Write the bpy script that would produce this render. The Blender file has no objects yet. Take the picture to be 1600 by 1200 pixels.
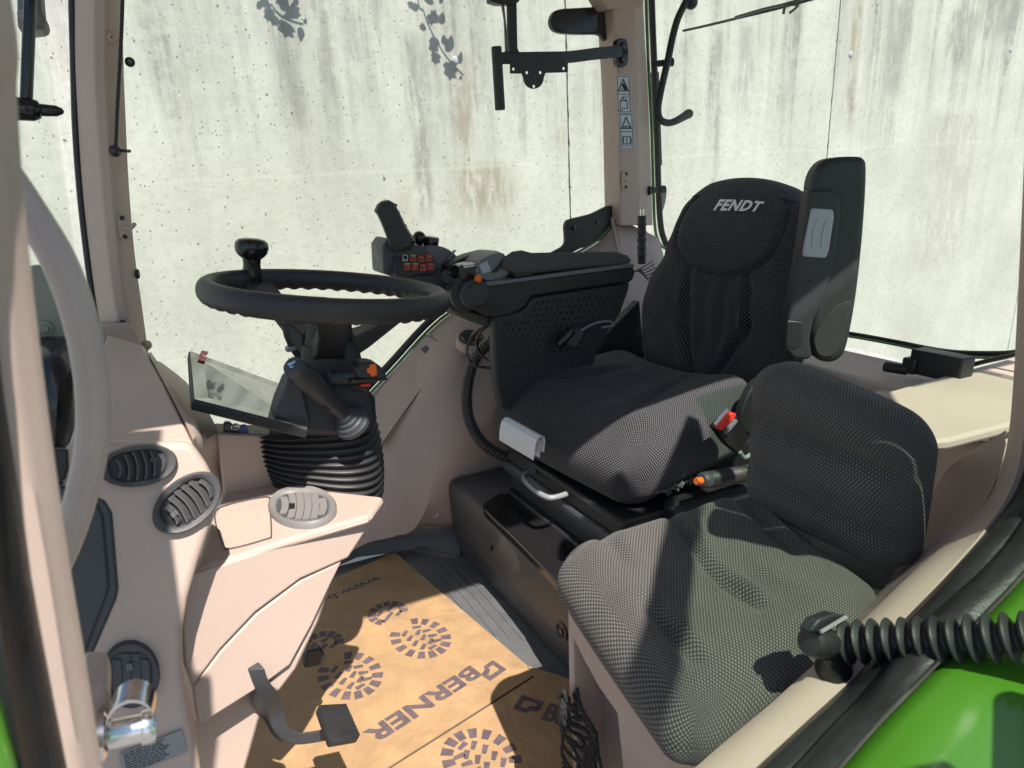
import bpy, bmesh, math, random
from mathutils import Vector as V, Matrix, noise as mnoise
random.seed(7)
S = bpy.context.scene
COL = S.collection
# ------------------------------------------------------------------ camera, sky, sun, exposure
CAM = V((-.27, -1.11, 1.0)); FPX = 1040.0; PITCH = math.atan(300/FPX); YAW = math.radians(29.0)
cp, sp = math.cos(PITCH), math.sin(PITCH)
HH = V((math.sin(YAW), math.cos(YAW), 0)); RR = V((math.cos(YAW), -math.sin(YAW), 0))
FWD = HH*cp + V((0, 0, -sp)); UPV = HH*sp + V((0, 0, cp))
cd = bpy.data.cameras.new('camera'); cam = bpy.data.objects.new('camera', cd); COL.objects.link(cam)
cam.matrix_world = Matrix(((RR.x, UPV.x, -FWD.x, CAM.x), (RR.y, UPV.y, -FWD.y, CAM.y), (RR.z, UPV.z, -FWD.z, CAM.z), (0, 0, 0, 1)))
cd.sensor_width = 36; cd.lens = FPX/1600*36; cd.clip_start = .02; cd.clip_end = 400
cd.dof.use_dof = True; cd.dof.focus_distance = 1.45; cd.dof.aperture_fstop = 9.0
S.camera = cam
SUN = V((.034, .606, -1)).normalized()
w = bpy.data.worlds.new('World'); S.world = w; w.use_nodes = True
nt = w.node_tree; sky = nt.nodes.new('ShaderNodeTexSky'); sky.sky_type = 'NISHITA'; sky.sun_disc = False
sky.sun_elevation = math.asin(-SUN.z); sky.sun_rotation = math.atan2(-SUN.x, -SUN.y)
bgn = nt.nodes['Background']; nt.links.new(sky.outputs[0], bgn.inputs[0]); bgn.inputs[1].default_value = .085
sl = bpy.data.lights.new('sun', 'SUN'); sl.energy = 4.8; sl.angle = math.radians(.53); sl.color = (1, .925, .83)
so = bpy.data.objects.new('sun', sl); COL.objects.link(so); so.rotation_euler = SUN.to_track_quat('-Z', 'Y').to_euler(); so.location = (0, -3, 6)
S.view_settings.view_transform = 'Standard'; S.view_settings.look = 'None'; S.view_settings.gamma = 1
S.view_settings.exposure = .93
S.cycles.max_bounces = 10; S.cycles.diffuse_bounces = 5; S.cycles.glossy_bounces = 4; S.cycles.transparent_max_bounces = 12
S.cycles.use_denoising = True; S.cycles.sample_clamp_indirect = 6.0

# ------------------------------------------------------------------ measuring: a sight line met with a real plane
def ray(px, py):
    return FWD + RR*((px-800)/FPX) + UPV*((600-py)/FPX)
def AX(px, py, x): d = ray(px, py); return CAM + d*((x-CAM.x)/d.x)
def AY(px, py, y): d = ray(px, py); return CAM + d*((y-CAM.y)/d.y)
def AZ(px, py, z): d = ray(px, py); return CAM + d*((z-CAM.z)/d.z)
def AP(px, py, p, n): d = ray(px, py); return CAM + d*((V(p)-CAM).dot(V(n))/d.dot(V(n)))
def AD(px, py, dep): return CAM + ray(px, py)*dep

# ------------------------------------------------------------------ mesh building
def cr(pts, k=8, closed=False):
    """smooth curve through points"""
    P = [V(p) for p in pts]; n = len(P); out = []
    rng = n if closed else n-1
    for i in range(rng):
        a = P[(i-1) % n] if closed or i > 0 else P[0]*2-P[1]
        b, c = P[i], P[(i+1) % n]
        d = P[(i+2) % n] if closed or i+2 < n else P[-1]*2-P[-2]
        for j in range(k):
            t = j/k
            out.append(.5*((2*b)+(c-a)*t+(2*a-5*b+4*c-d)*t*t+(3*b-a-3*c+d)*t**3))
    if not closed: out.append(P[-1].copy())
    return out

def frame(n):
    n = V(n).normalized(); a = V((0, 0, 1)) if abs(n.z) < .9 else V((1, 0, 0))
    u = a.cross(n).normalized(); return u, n.cross(u), n

class MB:
    def __init__(s): s.v = []; s.f = []; s.m = []; s.uv = {}
    def add(s, verts, faces, mi=0):
        o = len(s.v); s.v += [V(p) for p in verts]
        for f in faces: s.f.append([o+i for i in f]); s.m.append(mi)
        return s
    def box(s, c, size, rot=None, mi=0):
        h = V(size)/2; vs = []
        for x in (-1, 1):
            for y in (-1, 1):
                for z in (-1, 1):
                    p = V((x*h.x, y*h.y, z*h.z))
                    if rot is not None: p = rot @ p
                    vs.append(V(c)+p)
        return s.add(vs, [(0, 1, 3, 2), (4, 6, 7, 5), (0, 4, 5, 1), (2, 3, 7, 6), (0, 2, 6, 4), (1, 5, 7, 3)], mi)
    def ring_loft(s, rings, caps=True, closed=False, mi=0):
        n = len(rings[0]); vs = [p for r in rings for p in r]; fs = []
        m = len(rings)
        for i in range(m if closed else m-1):
            a, b = i*n, ((i+1) % m)*n
            for j in range(n): fs.append((a+j, a+(j+1) % n, b+(j+1) % n, b+j))
        if caps and not closed:
            fs.append(tuple(reversed(range(n)))); fs.append(tuple((m-1)*n+j for j in range(n)))
        return s.add(vs, fs, mi)
    def tube(s, pts, r, n=12, caps=True, closed=False, mi=0, flat=1.0, up=None):
        P = [V(p) for p in pts]; m = len(P); rings = []
        R = r if isinstance(r, (list, tuple)) else [r]*m
        pu = None
        for i in range(m):
            if closed: t = P[(i+1) % m]-P[(i-1) % m]
            else: t = P[min(i+1, m-1)]-P[max(i-1, 0)]
            t.normalize()
            if up is not None: u = V(up)-t*t.dot(V(up)); u.normalize()
            elif pu is None: u = frame(t)[0]
            else:
                u = pu-t*t.dot(pu); u.normalize()
            pu = u; w_ = t.cross(u)
            rings.append([P[i]+(u*math.cos(2*math.pi*j/n)+w_*math.sin(2*math.pi*j/n)*flat)*R[i] for j in range(n)])
        return s.ring_loft(rings, caps, closed, mi)
    def lathe(s, prof, o, ax, n=24, mi=0, caps=True):
        u, w_, a = frame(ax); rings = []
        for r, h in prof:
            rings.append([V(o)+a*h+(u*math.cos(2*math.pi*j/n)+w_*math.sin(2*math.pi*j/n))*max(r, 1e-5) for j in range(n)])
        return s.ring_loft(rings, caps, False, mi)
    def prism(s, pts, ext, mi=0):
        """polygon (3-D points) pushed along ext"""
        P = [V(p) for p in pts]; n = len(P); e = V(ext)
        fs = [tuple(range(n)), tuple(n+i for i in reversed(range(n)))]
        for i in range(n): fs.append((i, n+i, n+(i+1) % n, (i+1) % n))
        return s.add(P+[p+e for p in P], fs, mi)
    def grid(s, rows, mi=0, uv=None):
        m, n = len(rows), len(rows[0]); o = len(s.v); fs = []
        for i in range(m-1):
            for j in range(n-1): fs.append((i*n+j, i*n+j+1, (i+1)*n+j+1, (i+1)*n+j))
        return s.add([p for r in rows for p in r], fs, mi)
    def shell(s, rows, ext, mi=0):
        """grid with a back face pushed along ext and closed edges"""
        m, n = len(rows), len(rows[0]); e = V(ext)
        a = [V(p) for r in rows for p in r]; N = len(a); fs = []
        for i in range(m-1):
            for j in range(n-1):
                q = (i*n+j, i*n+j+1, (i+1)*n+j+1, (i+1)*n+j); fs.append(q); fs.append(tuple(N+k for k in reversed(q)))
        rim = [j for j in range(n)]+[i*n+n-1 for i in range(1, m)]+[(m-1)*n+j for j in range(n-2, -1, -1)]+[i*n for i in range(m-2, 0, -1)]
        for k in range(len(rim)):
            p, q = rim[k], rim[(k+1) % len(rim)]; fs.append((p, N+p, N+q, q))
        return s.add(a+[p+e for p in a], fs, mi)
    def sphere(s, c, r, nu=16, nv=10, sc=(1, 1, 1), mi=0, rot=None):
        rings = []
        for i in range(nv+1):
            t = math.pi*i/nv; ring = []
            for j in range(nu):
                p = V((math.sin(t)*math.cos(2*math.pi*j/nu)*sc[0], math.sin(t)*math.sin(2*math.pi*j/nu)*sc[1], math.cos(t)*sc[2]))*r
                if i in (0, nv): p = p+V((math.cos(2*math.pi*j/nu), math.sin(2*math.pi*j/nu), 0))*1e-5
                if rot is not None: p = rot @ p
                ring.append(V(c)+p)
            rings.append(ring)
        return s.ring_loft(rings, True, False, mi)

def mesh_of(mb, name, mats, smooth=True, recalc=True):
    me = bpy.data.meshes.new(name); me.from_pydata([tuple(p) for p in mb.v], [], mb.f); me.update()
    for m in mats: me.materials.append(m)
    for i, p in enumerate(me.polygons): p.material_index = mb.m[i]; p.use_smooth = smooth
    if mb.uv:
        l = me.uv_layers.new(name='UVMap')
        for i, p in enumerate(me.polygons):
            u = mb.uv.get(i)
            if u:
                for k, li in enumerate(p.loop_indices): l.data[li].uv = u[k]
    if recalc:
        bm = bmesh.new(); bm.from_mesh(me); bmesh.ops.recalc_face_normals(bm, faces=bm.faces)
        bm.to_mesh(me); bm.free()
    return me

def OB(name, mb, mats, parent=None, bevel=0, soft=False, seg=2, smooth=True, sub=0, label=None, kind=None, angle=35, recalc=True):
    if not isinstance(mats, (list, tuple)): mats = [mats]
    me = mesh_of(mb, name, mats, smooth, recalc) if isinstance(mb, MB) else mb
    o = bpy.data.objects.new(name, me); COL.objects.link(o)
    if parent is not None:
        o.parent = parent; o.matrix_parent_inverse = PW[parent.name].inverted()
    PW[o.name] = Matrix.Identity(4)
    if bevel:
        b = o.modifiers.new('bevel', 'BEVEL'); b.width = bevel; b.segments = seg; b.limit_method = 'ANGLE'; b.angle_limit = math.radians(angle); b.harden_normals = False
    if sub:
        q = o.modifiers.new('subdiv', 'SUBSURF'); q.levels = sub; q.render_levels = sub
    if smooth and not sub and not soft:
        try: o.data.set_sharp_from_angle(angle=math.radians(42))
        except Exception: pass
    if label: o['label'] = label
    if kind: o['kind'] = kind
    return o
PW = {}
def T(name, label, cat, loc=(0, 0, 0), group=None):
    o = bpy.data.objects.new(name, None); COL.objects.link(o); o.empty_display_size = .05
    o.location = V(loc); PW[o.name] = Matrix.Translation(V(loc))
    o['label'] = label; o['category'] = cat
    if group: o['group'] = group
    return o
def tag(o, label, cat, group=None):
    o['label'] = label; o['category'] = cat
    if group: o['group'] = group
    return o
def dupe(o, name, parent, mat4, label=None):
    """a copy sharing its mesh, moved by mat4 in world space"""
    c = o.copy(); COL.objects.link(c); c.name = name
    c.parent = parent; c.matrix_parent_inverse = PW[parent.name].inverted() if parent is not None else Matrix.Identity(4)
    c.matrix_basis = mat4; PW[c.name] = Matrix.Identity(4)
    if label: c['label'] = label
    return c

# ------------------------------------------------------------------ materials
def nodes(m):
    t = m.node_tree; return t, t.nodes, t.links
def mat(name, col, rough=.5, grain=0, gscale=900, metal=0, var=0, vscale=8, spec=.5, coat=0, sheen=0, mottle=None, scratch=0):
    m = bpy.data.materials.new(name); m.use_nodes = True; t, N, L = nodes(m); b = N['Principled BSDF']
    b.inputs['Base Color'].default_value = (*col, 1); b.inputs['Roughness'].default_value = rough
    b.inputs['Metallic'].default_value = metal; b.inputs['Specular IOR Level'].default_value = spec
    b.inputs['Coat Weight'].default_value = coat; b.inputs['Coat Roughness'].default_value = .085
    b.inputs['Sheen Weight'].default_value = sheen
    tc = N.new('ShaderNodeTexCoord')
    if var:
        n = N.new('ShaderNodeTexNoise'); n.inputs['Scale'].default_value = vscale; n.inputs['Detail'].default_value = 6; n.inputs['Roughness'].default_value = .62
        L.new(tc.outputs['Object'], n.inputs['Vector'])
        r = N.new('ShaderNodeMapRange'); r.inputs[1].default_value = .3; r.inputs[2].default_value = .7
        r.inputs[3].default_value = 1-var; r.inputs[4].default_value = 1+var*.6; L.new(n.outputs['Fac'], r.inputs[0])
        mx = N.new('ShaderNodeMix'); mx.data_type = 'RGBA'; mx.blend_type = 'MULTIPLY'; mx.inputs[0].default_value = 1
        mx.inputs[6].default_value = (*col, 1); cb = N.new('ShaderNodeCombineColor')
        for k in range(3): L.new(r.outputs[0], cb.inputs[k])
        L.new(cb.outputs[0], mx.inputs[7]); L.new(mx.outputs[2], b.inputs['Base Color'])
        r2 = N.new('ShaderNodeMapRange'); r2.inputs[1].default_value = .3; r2.inputs[2].default_value = .7
        r2.inputs[3].default_value = max(.02, rough-.08); r2.inputs[4].default_value = min(1, rough+.1); L.new(n.outputs['Fac'], r2.inputs[0]); L.new(r2.outputs[0], b.inputs['Roughness'])
    if grain:
        n2 = N.new('ShaderNodeTexNoise'); n2.inputs['Scale'].default_value = gscale; n2.inputs['Detail'].default_value = 2
        L.new(tc.outputs['Object'], n2.inputs['Vector'])
        bp = N.new('ShaderNodeBump'); bp.inputs['Strength'].default_value = grain; bp.inputs['Distance'].default_value = .001
        L.new(n2.outputs['Fac'], bp.inputs['Height']); L.new(bp.outputs['Normal'], b.inputs['Normal'])
    return m
def glass_mat(name, tint, refl=.05):
    m = bpy.data.materials.new(name); m.use_nodes = True; t, N, L = nodes(m); N.remove(N['Principled BSDF'])
    tr = N.new('ShaderNodeBsdfTransparent'); tr.inputs[0].default_value = (*tint, 1)
    gl = N.new('ShaderNodeBsdfGlossy'); gl.inputs['Roughness'].default_value = .01
    fr = N.new('ShaderNodeFresnel'); fr.inputs[0].default_value = 1.35
    ge = N.new('ShaderNodeNewGeometry'); iv = N.new('ShaderNodeMath'); iv.operation = 'SUBTRACT'; iv.inputs[0].default_value = 1; L.new(ge.outputs['Backfacing'], iv.inputs[1])
    ml = N.new('ShaderNodeMath'); ml.operation = 'MULTIPLY'; L.new(iv.outputs[0], ml.inputs[0]); L.new(fr.outputs[0], ml.inputs[1])
    mx = N.new('ShaderNodeMixShader'); L.new(ml.outputs[0], mx.inputs[0]); L.new(tr.outputs[0], mx.inputs[1]); L.new(gl.outputs[0], mx.inputs[2])
    L.new(mx.outputs[0], N['Material Output'].inputs[0]); return m

M = {}
M['beige'] = mat('beige_plastic', (.425, .332, .288), .55, .25, 700, var=.05, vscale=5)
M['beige_pillar'] = mat('beige_pillar_plastic', (.43, .338, .295), .5, .2, 800, var=.04)
M['handle'] = mat('pale_grey_plastic', (.47, .40, .385), .42, .12, 700, var=.09, vscale=18)
M['black'] = mat('black_plastic', (.013, .014, .017), .45, .3, 800, var=.12)
M['dark'] = mat('charcoal_plastic', (.022, .0235, .028), .5, .35, 700, var=.1)
M['mid'] = mat('slate_plastic', (.046, .049, .057), .5, .3, 800, var=.08)
M['grey'] = mat('grey_plastic', (.13, .135, .145), .45, .2, 800, var=.06)
M['vent'] = mat('vent_grey_plastic', (.066, .065, .070), .5, .2, 800, var=.05)
M['vent_sunlit'] = mat('sunlit_vent_plastic', (.20, .19, .19), .5, .2, 800, var=.05)  # the vent plastic again, lightened to paint direct sun into it
M['gloss'] = mat('gloss_black_plastic', (.012, .012, .013), .14, 0, var=.1, vscale=20)
M['rubber'] = mat('black_rubber', (.022, .022, .024), .48, .25, 400, var=.25, vscale=14)
M['seal'] = mat('weathered_seal_rubber', (.019, .0195, .022), .42, .5, 260, var=.35, vscale=22)
M['seat_shell'] = mat('seat_shell_plastic', (.02, .021, .025), .5, .35, 600, var=.1)
M['pad'] = mat('armrest_foam', (.065, .062, .064), .85, .5, 500, var=.08)
M['foam'] = mat('dark_foam', (.03, .029, .031), .9, .6, 420, var=.2, vscale=30)
M['floor'] = mat('floor_rubber', (.095, .098, .105), .55, .5, 300, var=.18, vscale=10)
M['pedestal'] = mat('pedestal_plastic', (.06, .056, .054), .42, .4, 500, var=.15, vscale=9)
M['steel'] = mat('bright_steel', (.75, .75, .76), .18, .1, 120, metal=1, var=.15, vscale=40)
M['alu'] = mat('painted_silver', (.22, .225, .24), .35, .1, 500, var=.05)
M['green'] = mat('green_paint', (.058, .185, .012), .32, 0, var=.1, vscale=6, coat=1)
M['green_edge'] = mat('green_frame_paint', (.05, .17, .03), .3, 0, var=.1, coat=.6)
M['orange'] = mat('orange_plastic', (.80, .14, .015), .4, .1)
M['red'] = mat('red_plastic', (.72, .03, .02), .35, 0)
M['white'] = mat('white_paper', (.62, .64, .68), .6, .1, 300, var=.05)
M['white_print'] = mat('white_print', (.75, .75, .75), .6)
M['ink'] = mat('purple_grey_ink', (.105, .075, .085), .75, 0, var=.35, vscale=60)
M['black_ink'] = mat('black_ink', (.01, .01, .01), .7)
M['label_face'] = mat('label_face', (.47, .53, .60), .45)
M['orange_key'] = mat('orange_red_key', (.62, .055, .02), .4)
M['lime_key'] = mat('lime_key', (.30, .45, .02), .4)
M['grey_key'] = mat('grey_key', (.36, .38, .42), .4)
M['insert'] = mat('blue_grey_plastic', (.33, .36, .40), .35, .05, 600, var=.05)
M['thread'] = mat('silver_thread', (.16, .16, .165), .6, .4, 900)
M['blue'] = mat('blue_tag', (.02, .06, .3), .4)
M['cord'] = mat('net_cord', (.014, .014, .015), .8, .6, 900)
M['hood'] = mat('dark_bonnet', (.012, .018, .024), .22, 0, var=.3, vscale=20)
M['cover'] = mat('olive_grey_cover', (.22, .235, .20), .5, .2, 500, var=.15, vscale=10)
M['glass_win'] = glass_mat('tinted_window_glass', (.94, .96, .93))
M['glass_clear'] = glass_mat('clear_windscreen_glass', (.95, .975, .95))
M['glass_door'] = glass_mat('tinted_door_glass', (.80, .89, .81))
M['leaf'] = mat('ivy_leaf', (.045, .085, .025), .45, 0, var=.3, vscale=30)
M['stem'] = mat('ivy_stem', (.10, .07, .04), .7, 0, var=.2)

def screen_mat():
    m = bpy.data.materials.new('display_glass'); m.use_nodes = True; t, N, L = nodes(m); b = N['Principled BSDF']
    b.inputs['Base Color'].default_value = (.36, .37, .355, 1); b.inputs['Metallic'].default_value = .75; b.inputs['Roughness'].default_value = .03; b.inputs['Coat Weight'].default_value = 1
    b.inputs['Specular IOR Level'].default_value = 1.0
    return m
M['screen'] = screen_mat()

def fabric_mat(name, base, dot, su, sv, thr=.25):
    m = bpy.data.materials.new(name); m.use_nodes = True; t, N, L = nodes(m); b = N['Principled BSDF']
    tc = N.new('ShaderNodeTexCoord'); sx = N.new('ShaderNodeSeparateXYZ'); L.new(tc.outputs['UV'], sx.inputs[0])
    def mth(op, a, bb=None):
        k = N.new('ShaderNodeMath'); k.operation = op
        for i, q in enumerate((a, bb)):
            if q is None: continue
            if isinstance(q, (int, float)): k.inputs[i].default_value = q
            else: L.new(q, k.inputs[i])
        return k.outputs[0]
    su_, sv_ = math.pi/su, math.pi/sv
    a = mth('SINE', mth('MULTIPLY', sx.outputs[0], su_)); c = mth('SINE', mth('MULTIPLY', sx.outputs[1], sv_))
    p = mth('MULTIPLY', a, c)
    mr = N.new('ShaderNodeMapRange'); mr.interpolation_type = 'SMOOTHSTEP'; mr.inputs[1].default_value = thr; mr.inputs[2].default_value = thr+.4
    L.new(p, mr.inputs[0])
    n = N.new('ShaderNodeTexNoise'); n.inputs['Scale'].default_value = 900; n.inputs['Detail'].default_value = 3; L.new(tc.outputs['Object'], n.inputs['Vector'])
    n2 = N.new('ShaderNodeTexNoise'); n2.inputs['Scale'].default_value = 14; n2.inputs['Detail'].default_value = 4; L.new(tc.outputs['Object'], n2.inputs['Vector'])
    fac = mth('MULTIPLY', mr.outputs[0], mth('ADD', .35, mth('MULTIPLY', n.outputs['Fac'], 1.2)))
    mx = N.new('ShaderNodeMix'); mx.data_type = 'RGBA'; L.new(fac, mx.inputs[0]); mx.inputs[6].default_value = (*base, 1); mx.inputs[7].default_value = (*dot, 1)
    dm = N.new('ShaderNodeMix'); dm.data_type = 'RGBA'; dm.blend_type = 'MULTIPLY'; dm.inputs[0].default_value = .5; L.new(mx.outputs[2], dm.inputs[6])
    cb = N.new('ShaderNodeCombineColor'); s2 = mth('ADD', .45, n2.outputs['Fac'])
    for k in range(3): L.new(s2, cb.inputs[k])
    L.new(cb.outputs[0], dm.inputs[7]); L.new(dm.outputs[2], b.inputs['Base Color'])
    b.inputs['Roughness'].default_value = .75; b.inputs['Sheen Weight'].default_value = .12; b.inputs['Sheen Roughness'].default_value = .5
    b.inputs['Specular IOR Level'].default_value = .25
    bp = N.new('ShaderNodeBump'); bp.inputs['Strength'].default_value = .6; bp.inputs['Distance'].default_value = .0012
    L.new(mth('ADD', p, mth('MULTIPLY', n.outputs['Fac'], .35)), bp.inputs['Height']); L.new(bp.outputs['Normal'], b.inputs['Normal'])
    return m
M['fab_drv'] = fabric_mat('driver_seat_weave', (.010, .011, .0145), (.155, .154, .165), .0030, .0042, .22)
M['fab_pas'] = fabric_mat('passenger_seat_weave', (.040, .039, .038), (.165, .156, .148), .0025, .0037, .08)

def card_mat():
    m = mat('kraft_cardboard', (.35, .222, .115), .8, .35, 350, var=.20, vscale=14)
    t, N, L = nodes(m); b = N['Principled BSDF']; tc = N.new('ShaderNodeTexCoord')
    n = N.new('ShaderNodeTexNoise'); n.inputs['Scale'].default_value = 7; n.inputs['Detail'].default_value = 3; n.inputs['Distortion'].default_value = 1.2; L.new(tc.outputs['Object'], n.inputs['Vector'])
    bp = N.new('ShaderNodeBump'); bp.inputs['Strength'].default_value = .5; bp.inputs['Distance'].default_value = .02; L.new(n.outputs['Fac'], bp.inputs['Height'])
    old = b.inputs['Normal'].links[0].from_node; L.new(bp.outputs['Normal'], old.inputs['Normal'])
    return m
M['card'] = card_mat()

def wall_mat():
    m = bpy.data.materials.new('stained_concrete'); m.use_nodes = True; t, N, L = nodes(m); b = N['Principled BSDF']
    tc = N.new('ShaderNodeTexCoord'); uv = tc.outputs['UV']
    def mp(sc, off=(0, 0, 0)):
        k = N.new('ShaderNodeMapping'); k.inputs['Scale'].default_value = sc; k.inputs['Location'].default_value = off; L.new(uv, k.inputs[0]); return k.outputs[0]
    def nz(sc, scale, det=6, ro=.6, off=(0, 0, 0), dist=0):
        k = N.new('ShaderNodeTexNoise'); k.inputs['Scale'].default_value = scale; k.inputs['Detail'].default_value = det; k.inputs['Roughness'].default_value = ro; k.inputs['Distortion'].default_value = dist
        L.new(mp(sc, off), k.inputs['Vector']); return k.outputs['Fac']
    def rg(x, a, b_, c=0, d=1):
        k = N.new('ShaderNodeMapRange'); k.interpolation_type = 'SMOOTHSTEP'
        for i, q in zip((1, 2, 3, 4), (a, b_, c, d)): k.inputs[i].default_value = q
        L.new(x, k.inputs[0]); return k.outputs[0]
    def mt(op, a, bb=None, cc=None):
        k = N.new('ShaderNodeMath'); k.operation = op
        for i, q in enumerate((a, bb, cc)):
            if q is None: continue
            if isinstance(q, (int, float)): k.inputs[i].default_value = q
            else: L.new(q, k.inputs[i])
        return k.outputs[0]
    def mix(f, c1, c2, mode='MIX'):
        k = N.new('ShaderNodeMix'); k.data_type = 'RGBA'; k.blend_type = mode
        L.new(f, k.inputs[0]) if not isinstance(f, (int, float)) else setattr(k.inputs[0], 'default_value', f)
        for i, q in ((6, c1), (7, c2)):
            if isinstance(q, tuple): k.inputs[i].default_value = (*q, 1)
            else: L.new(q, k.inputs[i])
        return k.outputs[2]
    sx = N.new('ShaderNodeSeparateXYZ'); L.new(uv, sx.inputs[0]); U, W = sx.outputs[0], sx.outputs[1]
    cloud = nz((1, 1, 1), 1.3, 8, .65)
    col = mix(rg(cloud, .3, .7), (.400, .414, .387), (.496, .510, .478))
    fine = nz((1, 1, 1), 26, 8, .7)
    col = mix(mt('MULTIPLY', rg(fine, .42, .70), .42), col, (.33, .34, .31))
    # runs of rain dirt, strongest towards the top
    high = rg(W, .85, 1.9)
    st1 = rg(nz((6, .30, 1), 1, 7, .62, dist=.2), .44, .66)
    st2 = rg(nz((24, .9, 1), 1, 6, .72, (3, 1, 0), .1), .40, .68)
    st3 = rg(nz((70, 1.6, 1), 1, 4, .7, (8, 1, 0), .05), .42, .66)
    brk = rg(nz((2.2, 2.6, 1), 2.2, 8, .74, (5, 2, 0)), .34, .60)
    grit = rg(nz((9, 6, 1), 2.5, 8, .78, (2, 8, 0)), .36, .62)
    dirt = mt('MULTIPLY', mt('MULTIPLY', st1, mt('ADD', .40, mt('ADD', mt('MULTIPLY', st2, .45), mt('MULTIPLY', st3, .25)))), mt('MULTIPLY', mt('ADD', .35, mt('MULTIPLY', brk, .65)), mt('MULTIPLY', mt('ADD', .45, mt('MULTIPLY', grit, .55)), mt('ADD', .08, mt('MULTIPLY', high, 1.0)))))
    col = mix(mt('MINIMUM', mt('MULTIPLY', dirt, 1.75), .85), col, (.20, .205, .195))
    soft = mt('MULTIPLY', rg(nz((3.2, .5, 1), 1.4, 6, .6, (7, 3, 0), .2), .46, .74), mt('ADD', .2, mt('MULTIPLY', high, .6)))
    col = mix(mt('MULTIPLY', soft, .8), col, (.27, .28, .265))
    # single runs read from the photograph: centre u, half width, bottom w, top w, strength, brown
    wob = mt('MULTIPLY', mt('SUBTRACT', nz((1.5, 2.5, 1), 2.5, 4, .6, (9, 4, 0)), .5), .10)
    Uw = mt('ADD', U, wob)
    patch = rg(nz((14, 3.2, 1), 1, 8, .75, (1, 7, 0), .3), .36, .60)
    for (u0, hw, w0, w1, st, brown) in STREAKS:
        g = mt('SUBTRACT', 1.0, mt('DIVIDE', mt('ABSOLUTE', mt('SUBTRACT', Uw, u0)), hw)); g = rg(g, 0, .75)
        gv = mt('MULTIPLY', rg(W, w0-.06, w0+.12), mt('SUBTRACT', 1.0, rg(W, w1-.03, w1+.05)))
        f = mt('MULTIPLY', mt('MULTIPLY', g, gv), mt('MULTIPLY', patch, st))
        col = mix(f, col, (.26, .235, .19) if brown else (.24, .245, .235))
    # faint cold joints of the pours
    for w0 in LIFTS:
        ln = mt('SUBTRACT', 1.0, rg(mt('ABSOLUTE', mt('SUBTRACT', mt('ADD', W, mt('MULTIPLY', wob, .15)), w0)), .002, .012))
        col = mix(mt('MULTIPLY', ln, .16), col, (.56, .57, .53))
    # air holes and specks
    def specks(scale, r0, r1, c, strength, off):
        k = N.new('ShaderNodeTexVoronoi'); k.inputs['Scale'].default_value = scale; k.inputs['Randomness'].default_value = 1; L.new(mp((1, .8, 1), off), k.inputs['Vector'])
        sc_ = N.new('ShaderNodeSeparateColor'); L.new(k.outputs['Color'], sc_.inputs[0])
        rad = mt('MULTIPLY', rg(sc_.outputs[0], r0, 1.0), r1)
        d = mt('ADD', k.outputs['Distance'], mt('MULTIPLY', mt('SUBTRACT', fine, .5), .26))
        f = mt('SUBTRACT', 1.0, rg(mt('SUBTRACT', d, rad), -.02, .01))
        return mt('MULTIPLY', f, strength), c
    pits = None
    for a in ((22, .5, .11, (.15, .15, .135), .85, (0, 0, 0)), (64, .35, .22, (.15, .15, .135), .85, (4, 2, 0)), (9, .72, .05, (.12, .12, .11), .85, (2, 5, 0)), (130, .3, .22, (.2, .2, .18), .6, (1, 9, 0))):
        f, c = specks(*a); col = mix(f, col, c); pits = f if pits is None else mt('MAXIMUM', pits, f)
    L.new(col, b.inputs['Base Color']); b.inputs['Roughness'].default_value = .9; b.inputs['Specular IOR Level'].default_value = .2
    bp = N.new('ShaderNodeBump'); bp.inputs['Strength'].default_value = .35; bp.inputs['Distance'].default_value = .004
    L.new(mt('SUBTRACT', fine, mt('MULTIPLY', pits, 1.5)), bp.inputs['Height']); L.new(bp.outputs['Normal'], b.inputs['Normal'])
    return m
# ------------------------------------------------------------------ retaining wall beyond the tractor
WY = 2.0; TILT = math.radians(3.4)
WU = V((math.cos(TILT), 0, math.sin(TILT))); WW = V((-math.sin(TILT), 0, math.cos(TILT)))
W0 = AY(800, 300, WY)
def wuv(px, py):
    p = AY(px, py, WY)-W0; return p.dot(WU), p.dot(WW)+1.0
def wpt(u, w_, y=WY): q = W0+WU*u+WW*(w_-1.0); return V((q.x, y, q.z))
STREAKS = []
for (px, py0, py1, hw, st, br) in ((450, 30, 210, 34, .8, 0), (505, -40, 160, 13, .95, 0), (545, -40, 90, 12, .7, 0), (580, -60, 70, 16, .7, 0),
        (655, 60, 345, 19, .95, 0), (725, 90, 260, 22, .8, 1), (758, 262, 345, 70, .9, 1), (815, 110, 250, 14, .6, 0), (875, 160, 240, 12, .6, 1),
        (1120, 50, 330, 8, .7, 0), (1165, 40, 180, 22, .6, 0), (1335, -60, 200, 10, .85, 1), (1400, 10, 150, 24, .75, 0), (1500, 20, 110, 34, .9, 0),
        (1570, -80, 60, 45, .95, 0), (1240, 20, 140, 9, .5, 0), (1480, 180, 420, 60, .35, 1), (640, 300, 400, 20, .4, 1), (300, 80, 300, 12, .35, 0), (1060, 60, 200, 20, .45, 0)):
    ut, wt = wuv(px, py0); ub, wb = wuv(px, py1); du = abs(wuv(px+hw, (py0+py1)/2)[0]-wuv(px-hw, (py0+py1)/2)[0])/2
    STREAKS.append(((ut+ub)/2, du, wb, wt, st, br))
LIFTS = [wuv(640, 266)[1]]
M['wall'] = wall_mat()
M['joint'] = mat('joint_shadow_concrete', (.20, .20, .185), .95, .5, 200, var=.3, vscale=30)
M['plug'] = mat('grey_plug', (.33, .37, .42), .7, .2, 300, var=.1)
wall = T('concrete_wall', 'tall pale concrete wall streaked with dark rain stains behind the cab', 'wall', (W0.x, WY, -1.3))
lerp_ = lambda a, b_, t: a+(b_-a)*t
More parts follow.
